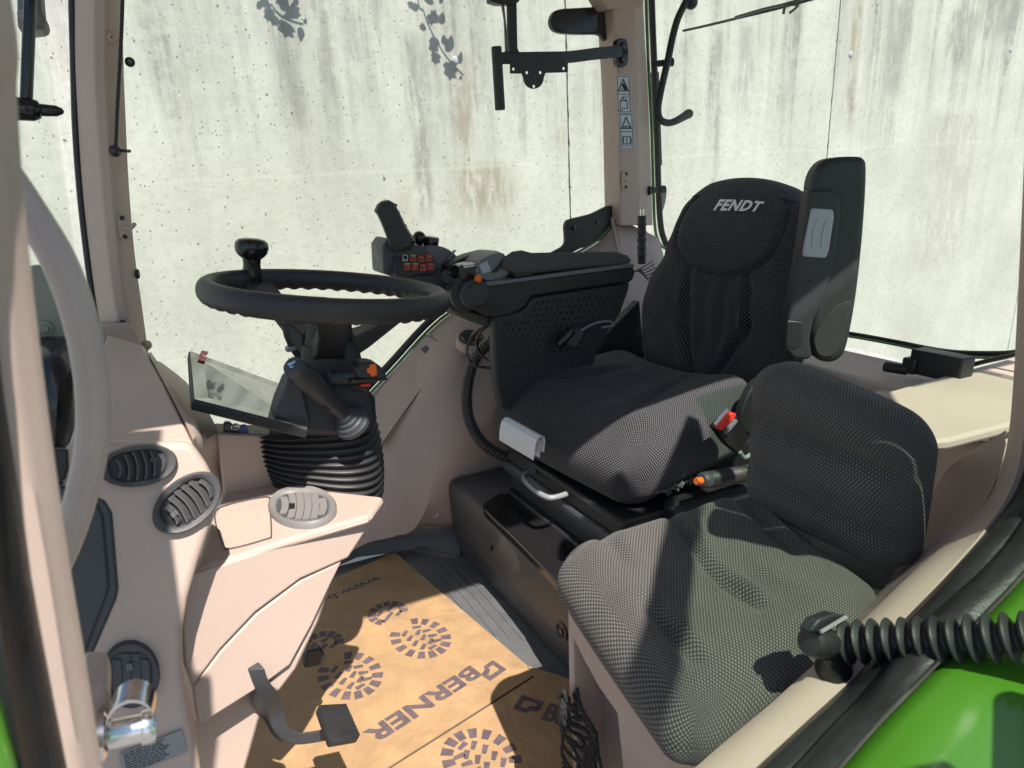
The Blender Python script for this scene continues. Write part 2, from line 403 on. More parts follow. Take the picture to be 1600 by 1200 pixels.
js = [-6.5, wuv(-560, 300)[0], wuv(889, 250)[0], wuv(1297, 190)[0], wuv(1583, 500)[0], 9.0, 12.0]
for k in range(len(js)-1):
    a, b_ = js[k]+.004, js[k+1]-.004
    mb = MB(); q = []
    for (u, v_) in ((a, -1.6), (b_, -1.6), (b_, 3.4), (a, 3.4)): q.append((u, v_))
    random.seed(40+k); n_ = 140; jit = lambda: random.choice((0, 0, 0, .001, .002, .003, .006))*random.random()
    q = [(a+jit(), lerp_(-1.6, 3.4, i/n_)) for i in range(n_+1)]+[(b_-jit(), lerp_(3.4, -1.6, i/n_)) for i in range(n_+1)]
    N_ = len(q); F = [wpt(u, v_) for u, v_ in q]; B = [wpt(u, v_, WY+.4) for u, v_ in q]
    mb.add(F+B, [(i, i+1, N_-2-i, N_-1-i) for i in range(n_)]+[(N_+i, N_+(i+1) % N_, (i+1) % N_, i) for i in range(N_)])
    for fi, f in enumerate(mb.f): mb.uv[fi] = [q[i % N_] for i in f]
    OB('wall_panel', mb, M['wall'], wall, smooth=False, recalc=True)
mb = MB(); mb.prism([wpt(-6.4, -1.55, WY+.012), wpt(11.9, -1.55, WY+.012), wpt(11.9, 3.35, WY+.012), wpt(-6.4, 3.35, WY+.012)], (0, .3, 0))
OB('joint_filler', mb, M['joint'], wall, smooth=False)
pl0 = None
for (px, py, r_) in ((711, 94, .018), (1329, 85, .02), (1579, 78, .019)):
    p = AY(px, py, WY)
    mb = MB(); mb.lathe([(0, .006), (r_*.75, .006), (r_, .002), (r_, -.02)], (p.x, WY, p.z), (0, -1, 0), 20); OB('plug', mb, M['plug'], wall)
# ground outside
mb = MB(); mb.add([(-60, -60, -1.3), (60, -60, -1.3), (60, 60, -1.3), (-60, 60, -1.3)], [(0, 1, 2, 3)])
M['yard'] = mat('yard_asphalt', (.19, .185, .18), .9, .6, 60, var=.2, vscale=3)
g = OB('ground', mb, M['yard'], smooth=False); g['kind'] = 'structure'; g['label'] = 'grey yard surface under the tractor'
# ivy over the wall top: its tips hang just above the picture and throw their shadows into it
ivy = T('ivy', 'green ivy strands hanging over the top of the concrete wall', 'ivy', wpt(wuv(560, 0)[0], 3.4))
leaf_me = {}
def leaf_mesh(lobes):
    if lobes in leaf_me: return leaf_me[lobes]
    pts = {0: [(0, 0), (.30, .05), (.52, .30), (.36, .42), (.42, .72), (.12, .80), (0, 1.0), (-.14, .76), (-.44, .66), (-.34, .40), (-.5, .26), (-.28, .04)],
           1: [(0, 0), (.24, .10), (.34, .40), (.20, .75), (0, 1.0), (-.18, .72), (-.36, .42), (-.22, .08)]}[lobes]
    mb = MB(); mb.add([(x, y, .04*abs(x)) for x, y in pts]+[(0, .4, -.02)], [(i, (i+1) % len(pts), len(pts)) for i in range(len(pts))])
    leaf_me[lobes] = mesh_of(mb, 'leaf', [M['leaf']], False); return leaf_me[lobes]
IVD = .21
def wall_shadow_src(px, py, d=IVD):
    p = AY(px, py, WY); return p - SUN*(d/SUN.y)
def strand(stem_px, leaves):
    pts = [wall_shadow_src(x, y) for x, y in stem_px]
    up0 = pts[0]; pts = [V((up0.x-.03, WY+.02, up0.z+1.1)), V((up0.x-.02, WY-.09, up0.z+.7))]+pts
    mb = MB(); mb.tube(cr(pts, 6), [.003]*(len(cr(pts, 6))), 6); OB('stem', mb, M['stem'], ivy)
    for (px, py, ang, size, lb) in leaves:
        p = wall_shadow_src(px, py, IVD+random.uniform(-.015, .015)); s_ = size/1040*2.8
        # the shadow is drawn out along the wall by the high sun: leaves face the sun
        a = math.radians(ang); d2 = V((math.sin(a), 0, math.cos(a)))
        n_ = V((random.uniform(-.2, .2), -1, random.uniform(-.1, .25))).normalized(); u_ = (d2-n_*d2.dot(n_)).normalized(); x_ = u_.cross(n_)
        o = bpy.data.objects.new('leaf', leaf_mesh(lb)); COL.objects.link(o); o.parent = ivy; o.matrix_parent_inverse = PW['ivy'].inverted()
        o.matrix_basis = Matrix.Translation(p) @ Matrix((( x_.x, u_.x, n_.x, 0), (x_.y, u_.y, n_.y, 0), (x_.z, u_.z, n_.z, 0), (0, 0, 0, 1))) @ Matrix.Scale(s_, 4)
strand([(412, -30), (425, 8), (438, 24), (455, 33), (474, 38)],
       [(420, 2, 250, 16, 0), (422, 12, 200, 18, 0), (430, 24, 200, 16, 0), (434, 6, 40, 12, 0), (443, 18, 15, 22, 1), (441, 10, 10, 16, 0), (456, 30, 5, 28, 0), (462, 10, 10, 14, 1),
        (448, 34, 190, 28, 0), (470, 42, 185, 17, 1), (476, 38, 20, 9, 1), (428, -8, 280, 16, 0), (408, 4, 230, 10, 0)])
strand([(650, -30), (662, 18), (672, 45), (684, 68), (700, 92), (724, 118)],
       [(642, 2, 170, 16, 0), (646, 10, 110, 12, 0), (668, 6, 20, 20, 0), (672, 22, 170, 16, 0), (686, 4, 60, 10, 1), (664, 40, 230, 13, 0), (676, 34, 20, 18, 0), (688, 38, 15, 22, 1),
        (680, 58, 200, 22, 0), (690, 58, 120, 14, 0), (682, 82, 190, 20, 0), (700, 82, 15, 28, 1), (704, 98, 185, 28, 0), (717, 100, 20, 17, 1), (722, 120, 240, 8, 1), (660, -6, 20, 18, 0), (674, -10, 60, 18, 0), (684, -16, 20, 18, 0)])
strand([(1350, -80), (1366, -8), (1369, 20)], [(1364, 8, 220, 7, 1), (1370, 10, 30, 8, 1), (1360, -14, 200, 12, 0)])
strand([(1540, -110), (1550, -40)], [(1540, -40, 190, 16, 0), (1556, -52, 150, 14, 0)])
# ------------------------------------------------------------------ tractor cab shell
cab = T('tractor_cab', 'beige tractor cab interior of pillars, tinted windows, dark floor and rounded side panels', 'tractor cab', (.45, 0, 0))
def rows_loft(mb, rows_pts, k=6, mi=0):
    """each row: a cross-section (list of points); rows smoothed along the length"""
    m = len(rows_pts[0]); cols = [cr([r[i] for r in rows_pts], k) for i in range(m)]
    rings = [[c[i] for c in cols] for i in range(len(cols[0]))]
    mb.ring_loft(rings, True, False, mi); return mb
# floor
mb = MB(); mb.box((.0, -.08, -.03), (.98, 1.28, .06))
fl = OB('floor', mb, M['floor'], cab, bevel=.004, kind='structure')
mb = MB()
for k in range(4):
    a = AZ(664+k*22, 880+k*2.5, .0); b_ = AZ(664+k*14, 880+k*2.5, .0)+V((.008, -.35, 0))
    mb.box(((a.x+b_.x)/2, (a.y+b_.y)/2, .001), (.010, .36, .003))
OB('floor_rib', mb, M['floor'], cab, bevel=.001, kind='stuff')
mb = MB(); mb.prism([AZ(500, 905, .0)+V((0, .02, 0)), AZ(548, 842, .06), AZ(640, 826, .06), AZ(722, 826, .05), AZ(722, 872, .0), AZ(640, 862, 0), AZ(560, 872, 0)], (0, .03, .012))
OB('floor_kerb', mb, M['floor'], cab, bevel=.008)
# far front pillar
rows = []
for (y, l, f, r_) in ((-420, 112, 158, 188), (-60, 112, 162, 190), (0, 114, 165, 191), (100, 115, 164, 193), (200, 120, 169, 197), (300, 127, 176, 202), (400, 138, 185, 211), (480, 149, 196, 222), (560, 163, 211, 233), (640, 178, 228, 246)):
    a, b_, c = AY(l+4, y, .765), AY(f, y, .70), AY(r_, y, .745)
    rows.append([a, b_+V((-.02, .004, 0)), b_, b_+V((.006, .006, 0)), c, c+V((0, .045, 0)), a+V((-.01, .05, 0))])
mb = MB(); rows_loft(mb, rows)
pil = OB('front_pillar', mb, M['beige_pillar'], cab, bevel=.003)
mb = MB(); pts = [AY(x, y, .785) for x, y in ((113, -60), (113.5, 0), (116, 100), (119, 200), (126, 300), (137, 400), (148, 480), (160, 560), (170, 620))]
mb.tube(cr(pts, 5), .0085, 8); OB('windscreen_seal', mb, M['rubber'], cab)
# round trim plug, clip and hanger rod on the far front pillar
def stud(px, py, y, r_, m, parent, name, n=(0, -1, 0), h=.006, hole=True):
    p = AY(px, py, y); mb = MB(); mb.lathe([(r_, -.004), (r_, h*.5), (r_*.85, h), (r_*.62, h*.7), (r_*.5, h*.9), (0, h*.9)], p, n, 24)
    if hole: mb.lathe([(r_*.16, h*.8), (r_*.16, h*1.05), (0, h*1.05)], p, n, 10, 1)
    return OB(name, mb, [m, M['black']], parent)
stud(174, 59, .708, .013, M['beige_pillar'], pil, 'trim_plug', (.1, -1, 0))
stud(203, 97, .755, .0105, M['gloss'], pil, 'window_bumper', (0, -1, 0), hole=False)
p = AY(180, 236, .70)
mb = MB(); mb.lathe([(.013, 0), (.012, .006), (.007, .012), (.006, .02), (0, .02)], p, (.2, -1, .1), 16)
mb.tube([p+V((0, -.012, .002)), p+V((.02, -.012, 0)), AY(203, 236, .70)], .0035, 8)
mb.tube(cr([AY(181, 232, .695), AY(184, 160, .70), AY(188, 90, .705), AY(191, 20, .71), AY(193, -60, .715)], 5), .0038, 8)
OB('gas_spring_rod', mb, M['black'], pil)
def belt_hook(px, py, y, parent, sc=1.0, flip=1):
    c = AY(px, py, y); u_ = V((1, 0, 0)); v_ = V((-.0, 0, 1)); n_ = V((0, -1, 0))
    mb = MB(); rg_ = []
    for (s_, d) in ((1, 0), (1, .006), (.82, .008)):
        rg_.append([c+u_*(.0115*s_*sc*math.cos(a))+v_*((.0115*s_*math.sin(a)+(.019 if math.sin(a) > 0 else -.019))*sc)+n_*d for a in [2*math.pi*(j+.5)/20 for j in range(20)]])
    mb.ring_loft(rg_)
    for dz in (.021, -.021): mb.lathe([(.0055*sc, .007), (.0055*sc, .0095), (0, .0095)], c+v_*dz*sc, n_, 12, 1)
    mb.tube(cr([c+n_*.004, c+n_*.02+u_*.006*flip, c+n_*.024+u_*.016*flip, c+n_*.02+u_*.024*flip+v_*.008], 5), .0065*sc, 8, flat=.7)
    return OB('belt_hook', mb, [M['beige_pillar'], M['black']], parent)
belt_hook(193, 355, .712, pil, 1.0)
stud(213, 428, .748, .012, M['black'], pil, 'window_bumper', (1, -.2, 0), hole=False)
# base block of that pillar with a black screw
mb = MB(); mb.ring_loft([[AY(x, y, yy) for x, y, yy in ((155, 506, .66), (205, 504, .66), (222, 540, .65), (234, 560, .66), (238, 640, .66), (150, 640, .62))],
                        [AY(x, y, yy) for x, y, yy in ((150, 503, .78), (203, 501, .78), (218, 536, .78), (232, 558, .78), (238, 640, .78), (150, 640, .78))]])
blk = OB('pillar_base', mb, M['beige'], cab, bevel=.008, seg=3)
p = AY(192, 509, .69)+V((0, 0, .004)); mb = MB(); mb.lathe([(.019, -.002), (.015, .003), (.007, .004), (.006, .009), (0, .0105)], p, (.1, -.1, 1), 18); OB('screw', mb, M['gloss'], blk)
p = AY(228, 540, .72); mb = MB(); mb.lathe([(.011, -.03), (.012, .006), (.008, .012), (0, .012)], p, (.5, -.6, .5), 16); OB('trim_cap', mb, M['beige'], blk)

# rear pillar on the far side
rows = []
for (y, l, f, r_) in ((-420, 905, 962, 990), (-80, 940, 982, 1003), (-20, 944, 991, 1004), (20, 947, 993, 1006), (60, 950, 994, 1008), (150, 955, 997, 1013), (250, 957, 999, 1017), (352, 959, 1001, 1020)):
    a, b_, c = AY(l, y, .745), AY(f, y, .705), AY(r_, y, .745)
    rows.append([a, a+V((.004, -.032, 0)), b_+V((-.004, 0, 0)), b_+V((.004, .004, 0)), c, c+V((.01, .05, 0)), a+V((0, .05, 0))])
mb = MB(); rows_loft(mb, rows)
rpil = OB('rear_pillar', mb, M['beige_pillar'], cab, bevel=.003)
mb = MB(); pts = [AY(x, y, .765) for x, y in ((1008, -80), (1009.5, 0), (1013, 100), (1018, 200), (1021, 300), (1023, 350), (1027, 372), (1036, 386), (1060, 395))]
mb.tube(cr(pts, 6), .0055, 8); OB('frame_edge', mb, M['green_edge'], cab)
mb = MB(); pts = [AY(x, y, .79) for x, y in ((1016, -80), (1018, 0), (1022, 100), (1026, 200), (1029, 300), (1032, 350), (1037, 372), (1046, 386), (1080, 400))]
mb.tube(cr(pts, 6), .011, 8); OB('window_seal', mb, M['rubber'], cab)
mb = MB(); mb.prism([AY(x, y, .81) for x, y in ((1022, 112), (1030, 112), (1035, 258), (1029, 260))], (0, .02, 0)); OB('hinge_cover', mb, M['black'], cab, bevel=.002)
# upper corner of the headliner joining the pillar
mb = MB(); mb.prism([AY(x, y, .70) for x, y in ((1009, -90), (1006, 8), (950, 14), (943, 4), (936, -8), (920, -20), (900, -90))], (0, .06, 0)); OB('headliner_corner', mb, M['beige_pillar'], cab, bevel=.004)
belt_hook(976, 282, .702, rpil, .95, -1)
# warning labels
def warn_label(px, y0, y1, kind):
    wd = 21; a = lambda u, v_: AY(px+(u-.5)*wd+(v_-.5)*(y1-y0)*.035, y0+v_*(y1-y0), .7065)
    mb = MB(); n_ = V((0, -1, 0))
    def quad(u0, v0, u1, v1, d, mi): mb.prism([a(u0, v0)+n_*d, a(u1, v0)+n_*d, a(u1, v1)+n_*d, a(u0, v1)+n_*d], -n_*.0004, mi)
    quad(0, 0, 1, 1, .0012, 0)
    t = .03
    for (u0, v0, u1, v1) in ((.04, .02, .96, .035), (.04, .965, .96, .98), (.04, .02, .08, .98), (.92, .02, .96, .98), (.04, .49, .96, .505)): quad(u0, v0, u1, v1, .0016, 1)
    def line(pts, w_): 
        for i in range(len(pts)-1):
            p, q = V((pts[i][0]*21, pts[i][1]*58, 0)), V((pts[i+1][0]*21, pts[i+1][1]*58, 0)); d = (q-p).normalized(); s_ = V((-d.y, d.x, 0))*w_
            c4 = [p+s_-d*w_, q+s_+d*w_, q-s_+d*w_, p-s_-d*w_]
            mb.prism([a(c.x/21, c.y/58)+n_*.0018 for c in c4], -n_*.0004, 1)
    line([(.5, .10), (.86, .41), (.14, .41), (.5, .10)], .75)
    if kind == 0:
        line([(.45, .25), (.62, .38)], 1.3); line([(.52, .22), (.72, .36)], .9); line([(.36, .36), (.5, .33)], .6)
        line([(.22, .68), (.74, .68), (.74, .88), (.22, .88), (.22, .68)], .5); line([(.28, .66), (.34, .66)], .8); line([(.6, .66), (.68, .66)], .8)
        line([(.40, .64), (.38, .58), (.5, .62), (.52, .55)], .5); line([(.62, .60), (.8, .56)], .4); line([(.10, .93), (.34, .93)], .6)
    else:
        line([(.3, .38), (.36, .36)], .9); line([(.44, .36), (.56, .355)], .9); line([(.66, .38), (.74, .36)], .9)
        line([(.25, .62), (.5, .65), (.75, .62), (.75, .82), (.5, .85), (.25, .82), (.25, .62)], .55); line([(.5, .65), (.5, .85)], .5)
        line([(.17, .66), (.17, .88), (.48, .90)], .4); line([(.83, .66), (.83, .88), (.52, .90)], .4)
    return OB('warning_label', mb, [M['label_face'], M['black_ink']], rpil, smooth=False)
warn_label(974, 118, 176.5, 0); warn_label(978.5, 177.5, 234, 1)

# windows
GY = .775
mb = MB(); mb.prism([AY(x, y, GY) for x, y in ((185, -120), (1000, -120), (1000, 330), (965, 370), (890, 410), (690, 505), (590, 612), (480, 780), (260, 780), (232, 560), (200, 300))], (0, .005, 0))
OB('side_window', mb, M['glass_win'], cab, smooth=False)
mb = MB(); rows = []
for k in range(9):
    t = k/8; y = .76-1.42*t; x = 1.27+.10*math.sin(math.pi*t)
    rows.append([V((x+.012*0, y, .60)), V((x, y, 1.7))])
mb.shell(rows, (.005, 0, 0)); OB('rear_window', mb, M['glass_win'], cab)
mb = MB(); rows = []
for k in range(11):
    t = k/10; y = .79-1.48*t; x = -.365-.16*math.sin(math.pi*t)
    rows.append([V((x-.05, y, .45)), V((x, y, 1.7))])
mb.shell(rows, (-.005, 0, 0)); OB('windscreen', mb, M['glass_clear'], cab)
mb = MB(); mb.prism([(.74, -.745, .62), (1.28, -.735, .70), (1.28, -.735, 1.66), (.72, -.745, 1.66)], (0, -.005, 0)); OB('quarter_window', mb, M['glass_door'], cab, smooth=False)
# roof, out of the picture above: it shades the seats; rear overhang added to shade the shelf
mb = MB(); mb.box((.45, .03, 1.70), (1.95, 1.50, .09)); mb.box((1.22, -.86, 1.70), (.42, .30, .09))
OB('roof', mb, M['beige_pillar'], cab, bevel=.01)
# side panel over the far wheel arch: from window edge down to the floor
tops = [(470, 770), (520, 690), (562, 637), (615, 580), (690, 501), (760, 462), (850, 421), (905, 396), (940, 374), (957, 352), (960, 340), (1030, 372)]
cre = [(500, 830), (550, 790), (588, 735), (642, 655), (705, 577), (770, 556), (860, 540), (920, 530), (950, 522), (980, 515), (1000, 510), (1060, 505)]
low = [(520, 880), (570, 850), (615, 838), (650, 823), (692, 745), (768, 660), (850, 600), (920, 570), (960, 560), (1000, 550), (1020, 545), (1090, 540)]
bot = [(520, 880), (572, 850), (617, 838), (653, 823), (735, 822), (800, 800), (870, 760), (940, 720), (990, 690), (1030, 670), (1060, 660), (1110, 650)]
cols = []
R0 = cr([AY(x, y, .745) for x, y in tops], 5); R1 = cr([AY(x, y, .585) for x, y in cre], 5)
R2 = cr([AY(x, y, .475) for x, y in low], 5); R3 = cr([AY(x, y, .52) for x, y in bot], 5)
rows = []
for a in range(5): t = a/4; rows.append([p.lerp(q, t)+V((0, -.003*math.sin(math.pi*t), .002*math.sin(math.pi*t))) for p, q in zip(R0, R1)])
for a in range(1, 7): t = a/6; rows.append([p.lerp(q, t)+V((0, -.022*math.sin(math.pi*t), 0)) for p, q in zip(R1, R2)])
for a in range(1, 4): t = a/3; rows.append([p.lerp(q, t) for p, q in zip(R2, R3)])
mb = MB(); mb.grid(rows)
# thin back so that it is a panel with depth
side = OB('side_panel', mb, M['beige'], cab); sm = side.modifiers.new('solid', 'SOLIDIFY'); sm.thickness = .012; sm.offset = -1
def on_side(px, py, lift=.0):
    """point on the sloping lid plane of the side panel"""
    p0 = AY(642, 600, .66); a = AY(562, 637, .745); b_ = AY(690, 501, .745); c = AY(642, 655, .585)
    n_ = (b_-a).cross(c-a).normalized()
    if n_.y > 0: n_ = -n_
    return AP(px, py, a, n_)+n_*lift, n_
# compartment lid outline and its finger notch
lid_lift = .006
lid_px = [(596, 700), (640, 637), (693, 565), (697, 558), (690, 543), (678, 530), (666, 526), (612, 590), (560, 660)]
L = [on_side(x, y, .0075)[0] for x, y in lid_px]; nL = on_side(640, 600)[1]
mb = MB(); mb.prism(cr(L[:3], 3)+cr(L[3:], 3), -nL*.012); OB('compartment_lid', mb, M['beige'], side, bevel=.003)
mb = MB(); mb.tube([p-nL*.0005 for p in cr(L[:3], 3)+cr(L[3:7], 3)], .0017, 6); OB('lid_seam', mb, M['vent'], side)
mb = MB(); mb.tube(cr([AY(x-9, y-8, .765) for x, y in tops[:11]], 5), .0115, 8); OB('window_seal', mb, M['rubber'], cab)
mb = MB(); mb.tube(cr([AY(x-2, y-2, .755) for x, y in tops[:10]], 5), .0050, 8); OB('frame_edge', mb, M['green_edge'], cab)
mb = MB(); mb.prism([on_side(x, y, .0088)[0] for x, y in ((659, 548), (668, 541), (676, 550), (672, 560))], -nL*.008); OB('finger_notch', mb, M['vent'], side, bevel=.001)
# round air vent in the side panel
c = AY(736, 531, .60); nv = V((-.08, -.40, .91)).normalized(); u_, v_, n_ = frame(nv)
mb = MB(); mb.lathe([(.044, -.02), (.043, .006), (.038, .008)], c, nv, 28); mb.lathe([(.0375, .004), (.0375, .011), (.031, .012), (.028, .006), (.028, .003), (0, .003)], c, nv, 28, 1)
svent = OB('round_air_vent', mb, [M['beige'], M['black']], side)
for k in range(5):
    mb = MB(); mb.box(c+u_*(-.018+.009*k)+n_*.009, (.003, .046, .010), Matrix((u_, v_, n_)).transposed()); OB('vent_slat', mb, M['black'], svent)
stud(678, 802, .500, .016, M['beige'], side, 'trim_plug', (-.1, -1, .2))
# dark quarter bracket at the back of the side window, and the black latch plate above
mb = MB(); mb.prism(cr([AY(x, y, .752) for x, y in ((957, 321), (957, 352), (950, 368), (930, 380), (898, 391), (850, 403), (868, 392), (880, 385), (884, 376), (883, 355), (886, 346), (893, 342), (925, 334))], 3, True), (0, .015, 0))
qb = OB('quarter_bracket', mb, M['black'], cab, bevel=.003)
for x, y in ((897, 356), (934, 347)):
    mb = MB(); mb.lathe([(.010, 0), (.010, .003), (.007, .004), (0, .004)], AY(x, y, .752), (0, -1, 0), 18); OB('screw', mb, M['gloss'], qb)
mb = MB(); mb.prism(cr([AY(x, y, .752) for x, y in ((949, 60), (940, 55), (930, 53), (900, 53), (876, 51), (865, 45), (861, 33), (865, 20), (876, 14), (905, 12), (930, 10), (938, 4), (930, -12), (950, -12))], 3, True), (0, .02, 0))
lp = OB('latch_plate', mb, M['black'], cab, bevel=.004)
mb = MB(); mb.prism([AY(x, y, .75) for x, y in ((865, 22), (876, 15), (905, 13), (928, 12), (934, 20), (934, 45), (930, 51), (900, 52), (878, 50), (866, 43))], (0, .004, 0)); OB('latch_cover', mb, M['gloss'], lp, bevel=.003)
# rear platform, window ledge and lid
mb = MB(); mb.box((1.16, -.48, .475), (.42, .42, .22)); mb.box((1.24, .06, .545), (.24, 1.36, .10)); mb.box((1.20, .20, .40), (.24, .98, .2))
plat = OB('rear_console', mb, M['beige'], cab, bevel=.02, seg=4)
mb = MB(); mb.prism([AZ(x, y, .625) for x, y in ((1388, 611), (1470, 588), (1592, 556), (1640, 590), (1640, 640), (1577, 662), (1484, 686), (1440, 690))], (0, 0, -.020)); OB('console_lid', mb, M['beige'], cab, bevel=.006)
for x0 in (1538, 1566):
    mb = MB(); c = AZ(x0, 674 if x0 < 1550 else 667, .60); mb.box(c, (.05, .012, .02), Matrix.Rotation(.5, 3, 'Z')); OB('lid_hinge', mb, M['beige'], plat, bevel=.002)
mb = MB(); a = AX(1470, 570, 1.22); mb.box(a, (.05, .11, .055)); mb.box(a+V((-.02, .05, -.01)), (.03, .03, .035)); mb.lathe([(.012, 0), (.012, .05), (0, .05)], a+V((-.03, .05, -.02)), (-.3, 1, 0), 12)
OB('rear_latch', mb, M['black'], cab, bevel=.004)
mb = MB(); mb.tube(cr([AX(x, y, 1.36) for x, y in ((1300, 518), (1340, 524), (1400, 535), (1480, 550), (1560, 553), (1600, 549), (1660, 540))], 5), .007, 8); OB('window_seal', mb, M['rubber'], cab)
mb = MB(); mb.tube(cr([AX(x, y, 1.345) for x, y in ((1300, 522), (1340, 528), (1400, 539), (1480, 555), (1560, 560))], 5), .003, 8); OB('frame_edge', mb, M['green_edge'], cab)
mb = MB(); mb.tube(cr([AX(x, y, 1.30) for x, y in ((1480, 582), (1530, 567), (1570, 558), (1600, 550))], 5), .005, 8); OB('rear_cable', mb, M['black'], cab)
# door sill, rising over the wheel arch and on up the hinge post
O = [(1040, 1330), (1120, 1258), (1183, 1196), (1260, 1126), (1337, 1055), (1396, 985), (1470, 905), (1537, 829), (1578, 768), (1597, 700), (1606, 600), (1614, 450), (1627, 200), (1640, -80), (1660, -600)]
I = [(965, 1310), (1050, 1232), (1125, 1165), (1197, 1105), (1270, 1040), (1338, 978), (1430, 890), (1522, 808), (1557, 752), (1574, 690), (1583, 600), (1591, 450), (1602, 200), (1613, -80), (1633, -600)]
rows = []
for (a, b_) in zip(O, I):
    o_, i_ = AY(a[0], a[1], -.75), AY(b_[0], b_[1], -.705)
    mid = (o_+i_)/2
    nrm = V((0, .35, .9)) if b_[1] > 780 else V((-.9, .35, .1))
    nrm.normalize()
    rows.append([o_, o_.lerp(i_, .25)+nrm*.004, mid+nrm*.005, o_.lerp(i_, .78)+nrm*.004, i_, i_-nrm*.05+V((0, .004, 0)), o_-nrm*.06])
mb = MB(); rows_loft(mb, rows, 5); OB('door_sill', mb, M['beige'], cab)
i0 = cr([AY(x, y, -.707)+V((0, .002, -.006)) for x, y in ((1338, 978), (1430, 890), (1522, 808), (1557, 752), (1576, 688))], 4)
i1 = cr([AY(1255, 1000, -.58), AY(1370, 905, -.57), AY(1450, 800, -.585), AY(1478, 735, -.58), AY(1572, 672, -.69)], 4)
i2 = [p+V((.04, .06, -.16)) for p in i1]
mb = MB(); mb.shell([i0, [p.lerp(q, .5)+V((0, 0, -.004)) for p, q in zip(i0, i1)], i1, i2], (0, 0, -.012)); OB('arch_panel', mb, M['beige'], cab)
def band(pa, ya, pb, yb, bulge, name, m, groove=0):
    rows = []
    for (a, b_) in zip(pa, pb):
        o_, i_ = AY(a[0], a[1], ya), AY(b_[0], b_[1], yb); nrm = V((-.3, -.25, .9)).normalized()
        rows.append([o_, o_.lerp(i_, .15)+nrm*bulge*.7, o_.lerp(i_, .4)+nrm*bulge, o_.lerp(i_, .7)+nrm*bulge*.75, o_.lerp(i_, .9)+nrm*bulge*.25, i_, i_-nrm*.04, o_-nrm*.04])
    mb = MB(); rows_loft(mb, rows, 5); return OB(name, mb, m, cab)
O1 = [(1040, 1332), (1120, 1260), (1184, 1198), (1261, 1128), (1338, 1057), (1398, 987), (1472, 907), (1540, 831), (1582, 770), (1602, 700), (1612, 600), (1620, 450), (1634, 200), (1640, 70)]
O2 = [(1100, 1340), (1172, 1265), (1238, 1200), (1297, 1137), (1358, 1073), (1430, 985), (1545, 880), (1600, 812), (1632, 760), (1645, 700), (1650, 600), (1655, 450), (1668, 200), (1674, 70)]
O3 = [(1165, 1350), (1230, 1275), (1300, 1205), (1350, 1148), (1402, 1092), (1515, 978), (1600, 890), (1650, 826), (1680, 770), (1690, 700), (1695, 600), (1700, 450), (1710, 200), (1715, 70)]
band(O1, -.748, O2, -.785, .014, 'door_seal', M['seal']); band(O2, -.787, O3, -.825, .012, 'door_seal', M['seal'])
mb = MB(); p = AY(1486, 902, -.80); p = AY(1364, 1089, -.795); mb.lathe([(.0035, -.002), (.0035, .012), (0, .012)], p, (-.3, -.25, .9), 10); OB('drain_hole', mb, M['gloss'], cab)
# green rear mudguard outside the door
fend = T('mudguard', 'glossy green mudguard panel curving up outside the door sill', 'mudguard', (.5, -.95, .4))
base = cr([AY(x, y, -.822) for x, y in O3[:10]], 5)
rows = []
for (dy, dz) in ((0, -.012), (-.008, -.003), (-.02, .001), (-.045, .0), (-.09, -.006), (-.16, -.018), (-.24, -.04), (-.30, -.07), (-.33, -.12)):
    rows.append([V((p.x, p.y+dy, p.z+dz)) for p in base])
mb = MB(); mb.shell(rows, (0, 0, -.008)); OB('panel', mb, M['green'], fend)

# near front pillar, with seal and striker
rows = []
for z_ in (1.68, 1.5, 1.35, 1.2):
    A_, B_, C_ = V((-.320, -.757, z_)), V((-.315, -.755, z_)), V((-.306, -.742, z_))
    rows.append([A_, B_, B_+V((.002, .004, 0)), C_+V((-.003, -.006, 0)), C_, C_+V((-.10, .03, 0)), A_+V((-.10, .02, 0))])
for (y, a, b_, c) in ((0, -30, -20, 18), (150, -24, -10, 27), (300, -16, 3, 37), (450, -9, 11, 52), (600, 5, 27, 70), (750, 27, 50, 90), (900, 50, 76, 112), (1050, 77, 100, 137), (1200, 106, 126, 160), (1330, 132, 150, 184)):
    A_, B_, C_ = AY(a, y, -.757), AY(b_, y, -.755), AY(c, y, -.742)
    rows.append([A_, B_, B_+V((.002, .004, 0)), C_+V((-.003, -.006, 0)), C_, C_+V((-.10, .03, 0)), A_+V((-.10, .02, 0))])
mb = MB(); rows_loft(mb, rows, 5); npil = OB('near_front_pillar', mb, M['beige_pillar'], cab)
rows = []
for (y, a, b_) in ((-700, -100, -50), (-80, -90, -34), (300, -80, -18), (450, -62, -10), (600, -48, 4), (750, -36, 26), (900, -22, 49), (1050, 0, 76), (1200, 24, 105), (1330, 46, 131)):
    A_, B_ = AY(a, y, -.79), AY(b_, y, -.757)
    m_ = A_.lerp(B_, .5)
    rows.append([A_, A_.lerp(B_, .25)+V((0, -.010, 0)), m_+V((0, -.003, 0)), A_.lerp(B_, .75)+V((0, -.008, 0)), B_, B_+V((-.06, .02, 0)), A_+V((-.06, .03, 0))])
mb = MB(); rows_loft(mb, rows, 5); OB('door_seal', mb, M['seal'], cab)
mb = MB(); mb.prism([AY(x, y, -.80) for x, y in ((-60, 1040), (-2, 1120), (22, 1200), (46, 1330), (-60, 1330))], (0, .03, 0)); OB('outer_panel', mb, M['green'], cab, bevel=.004)
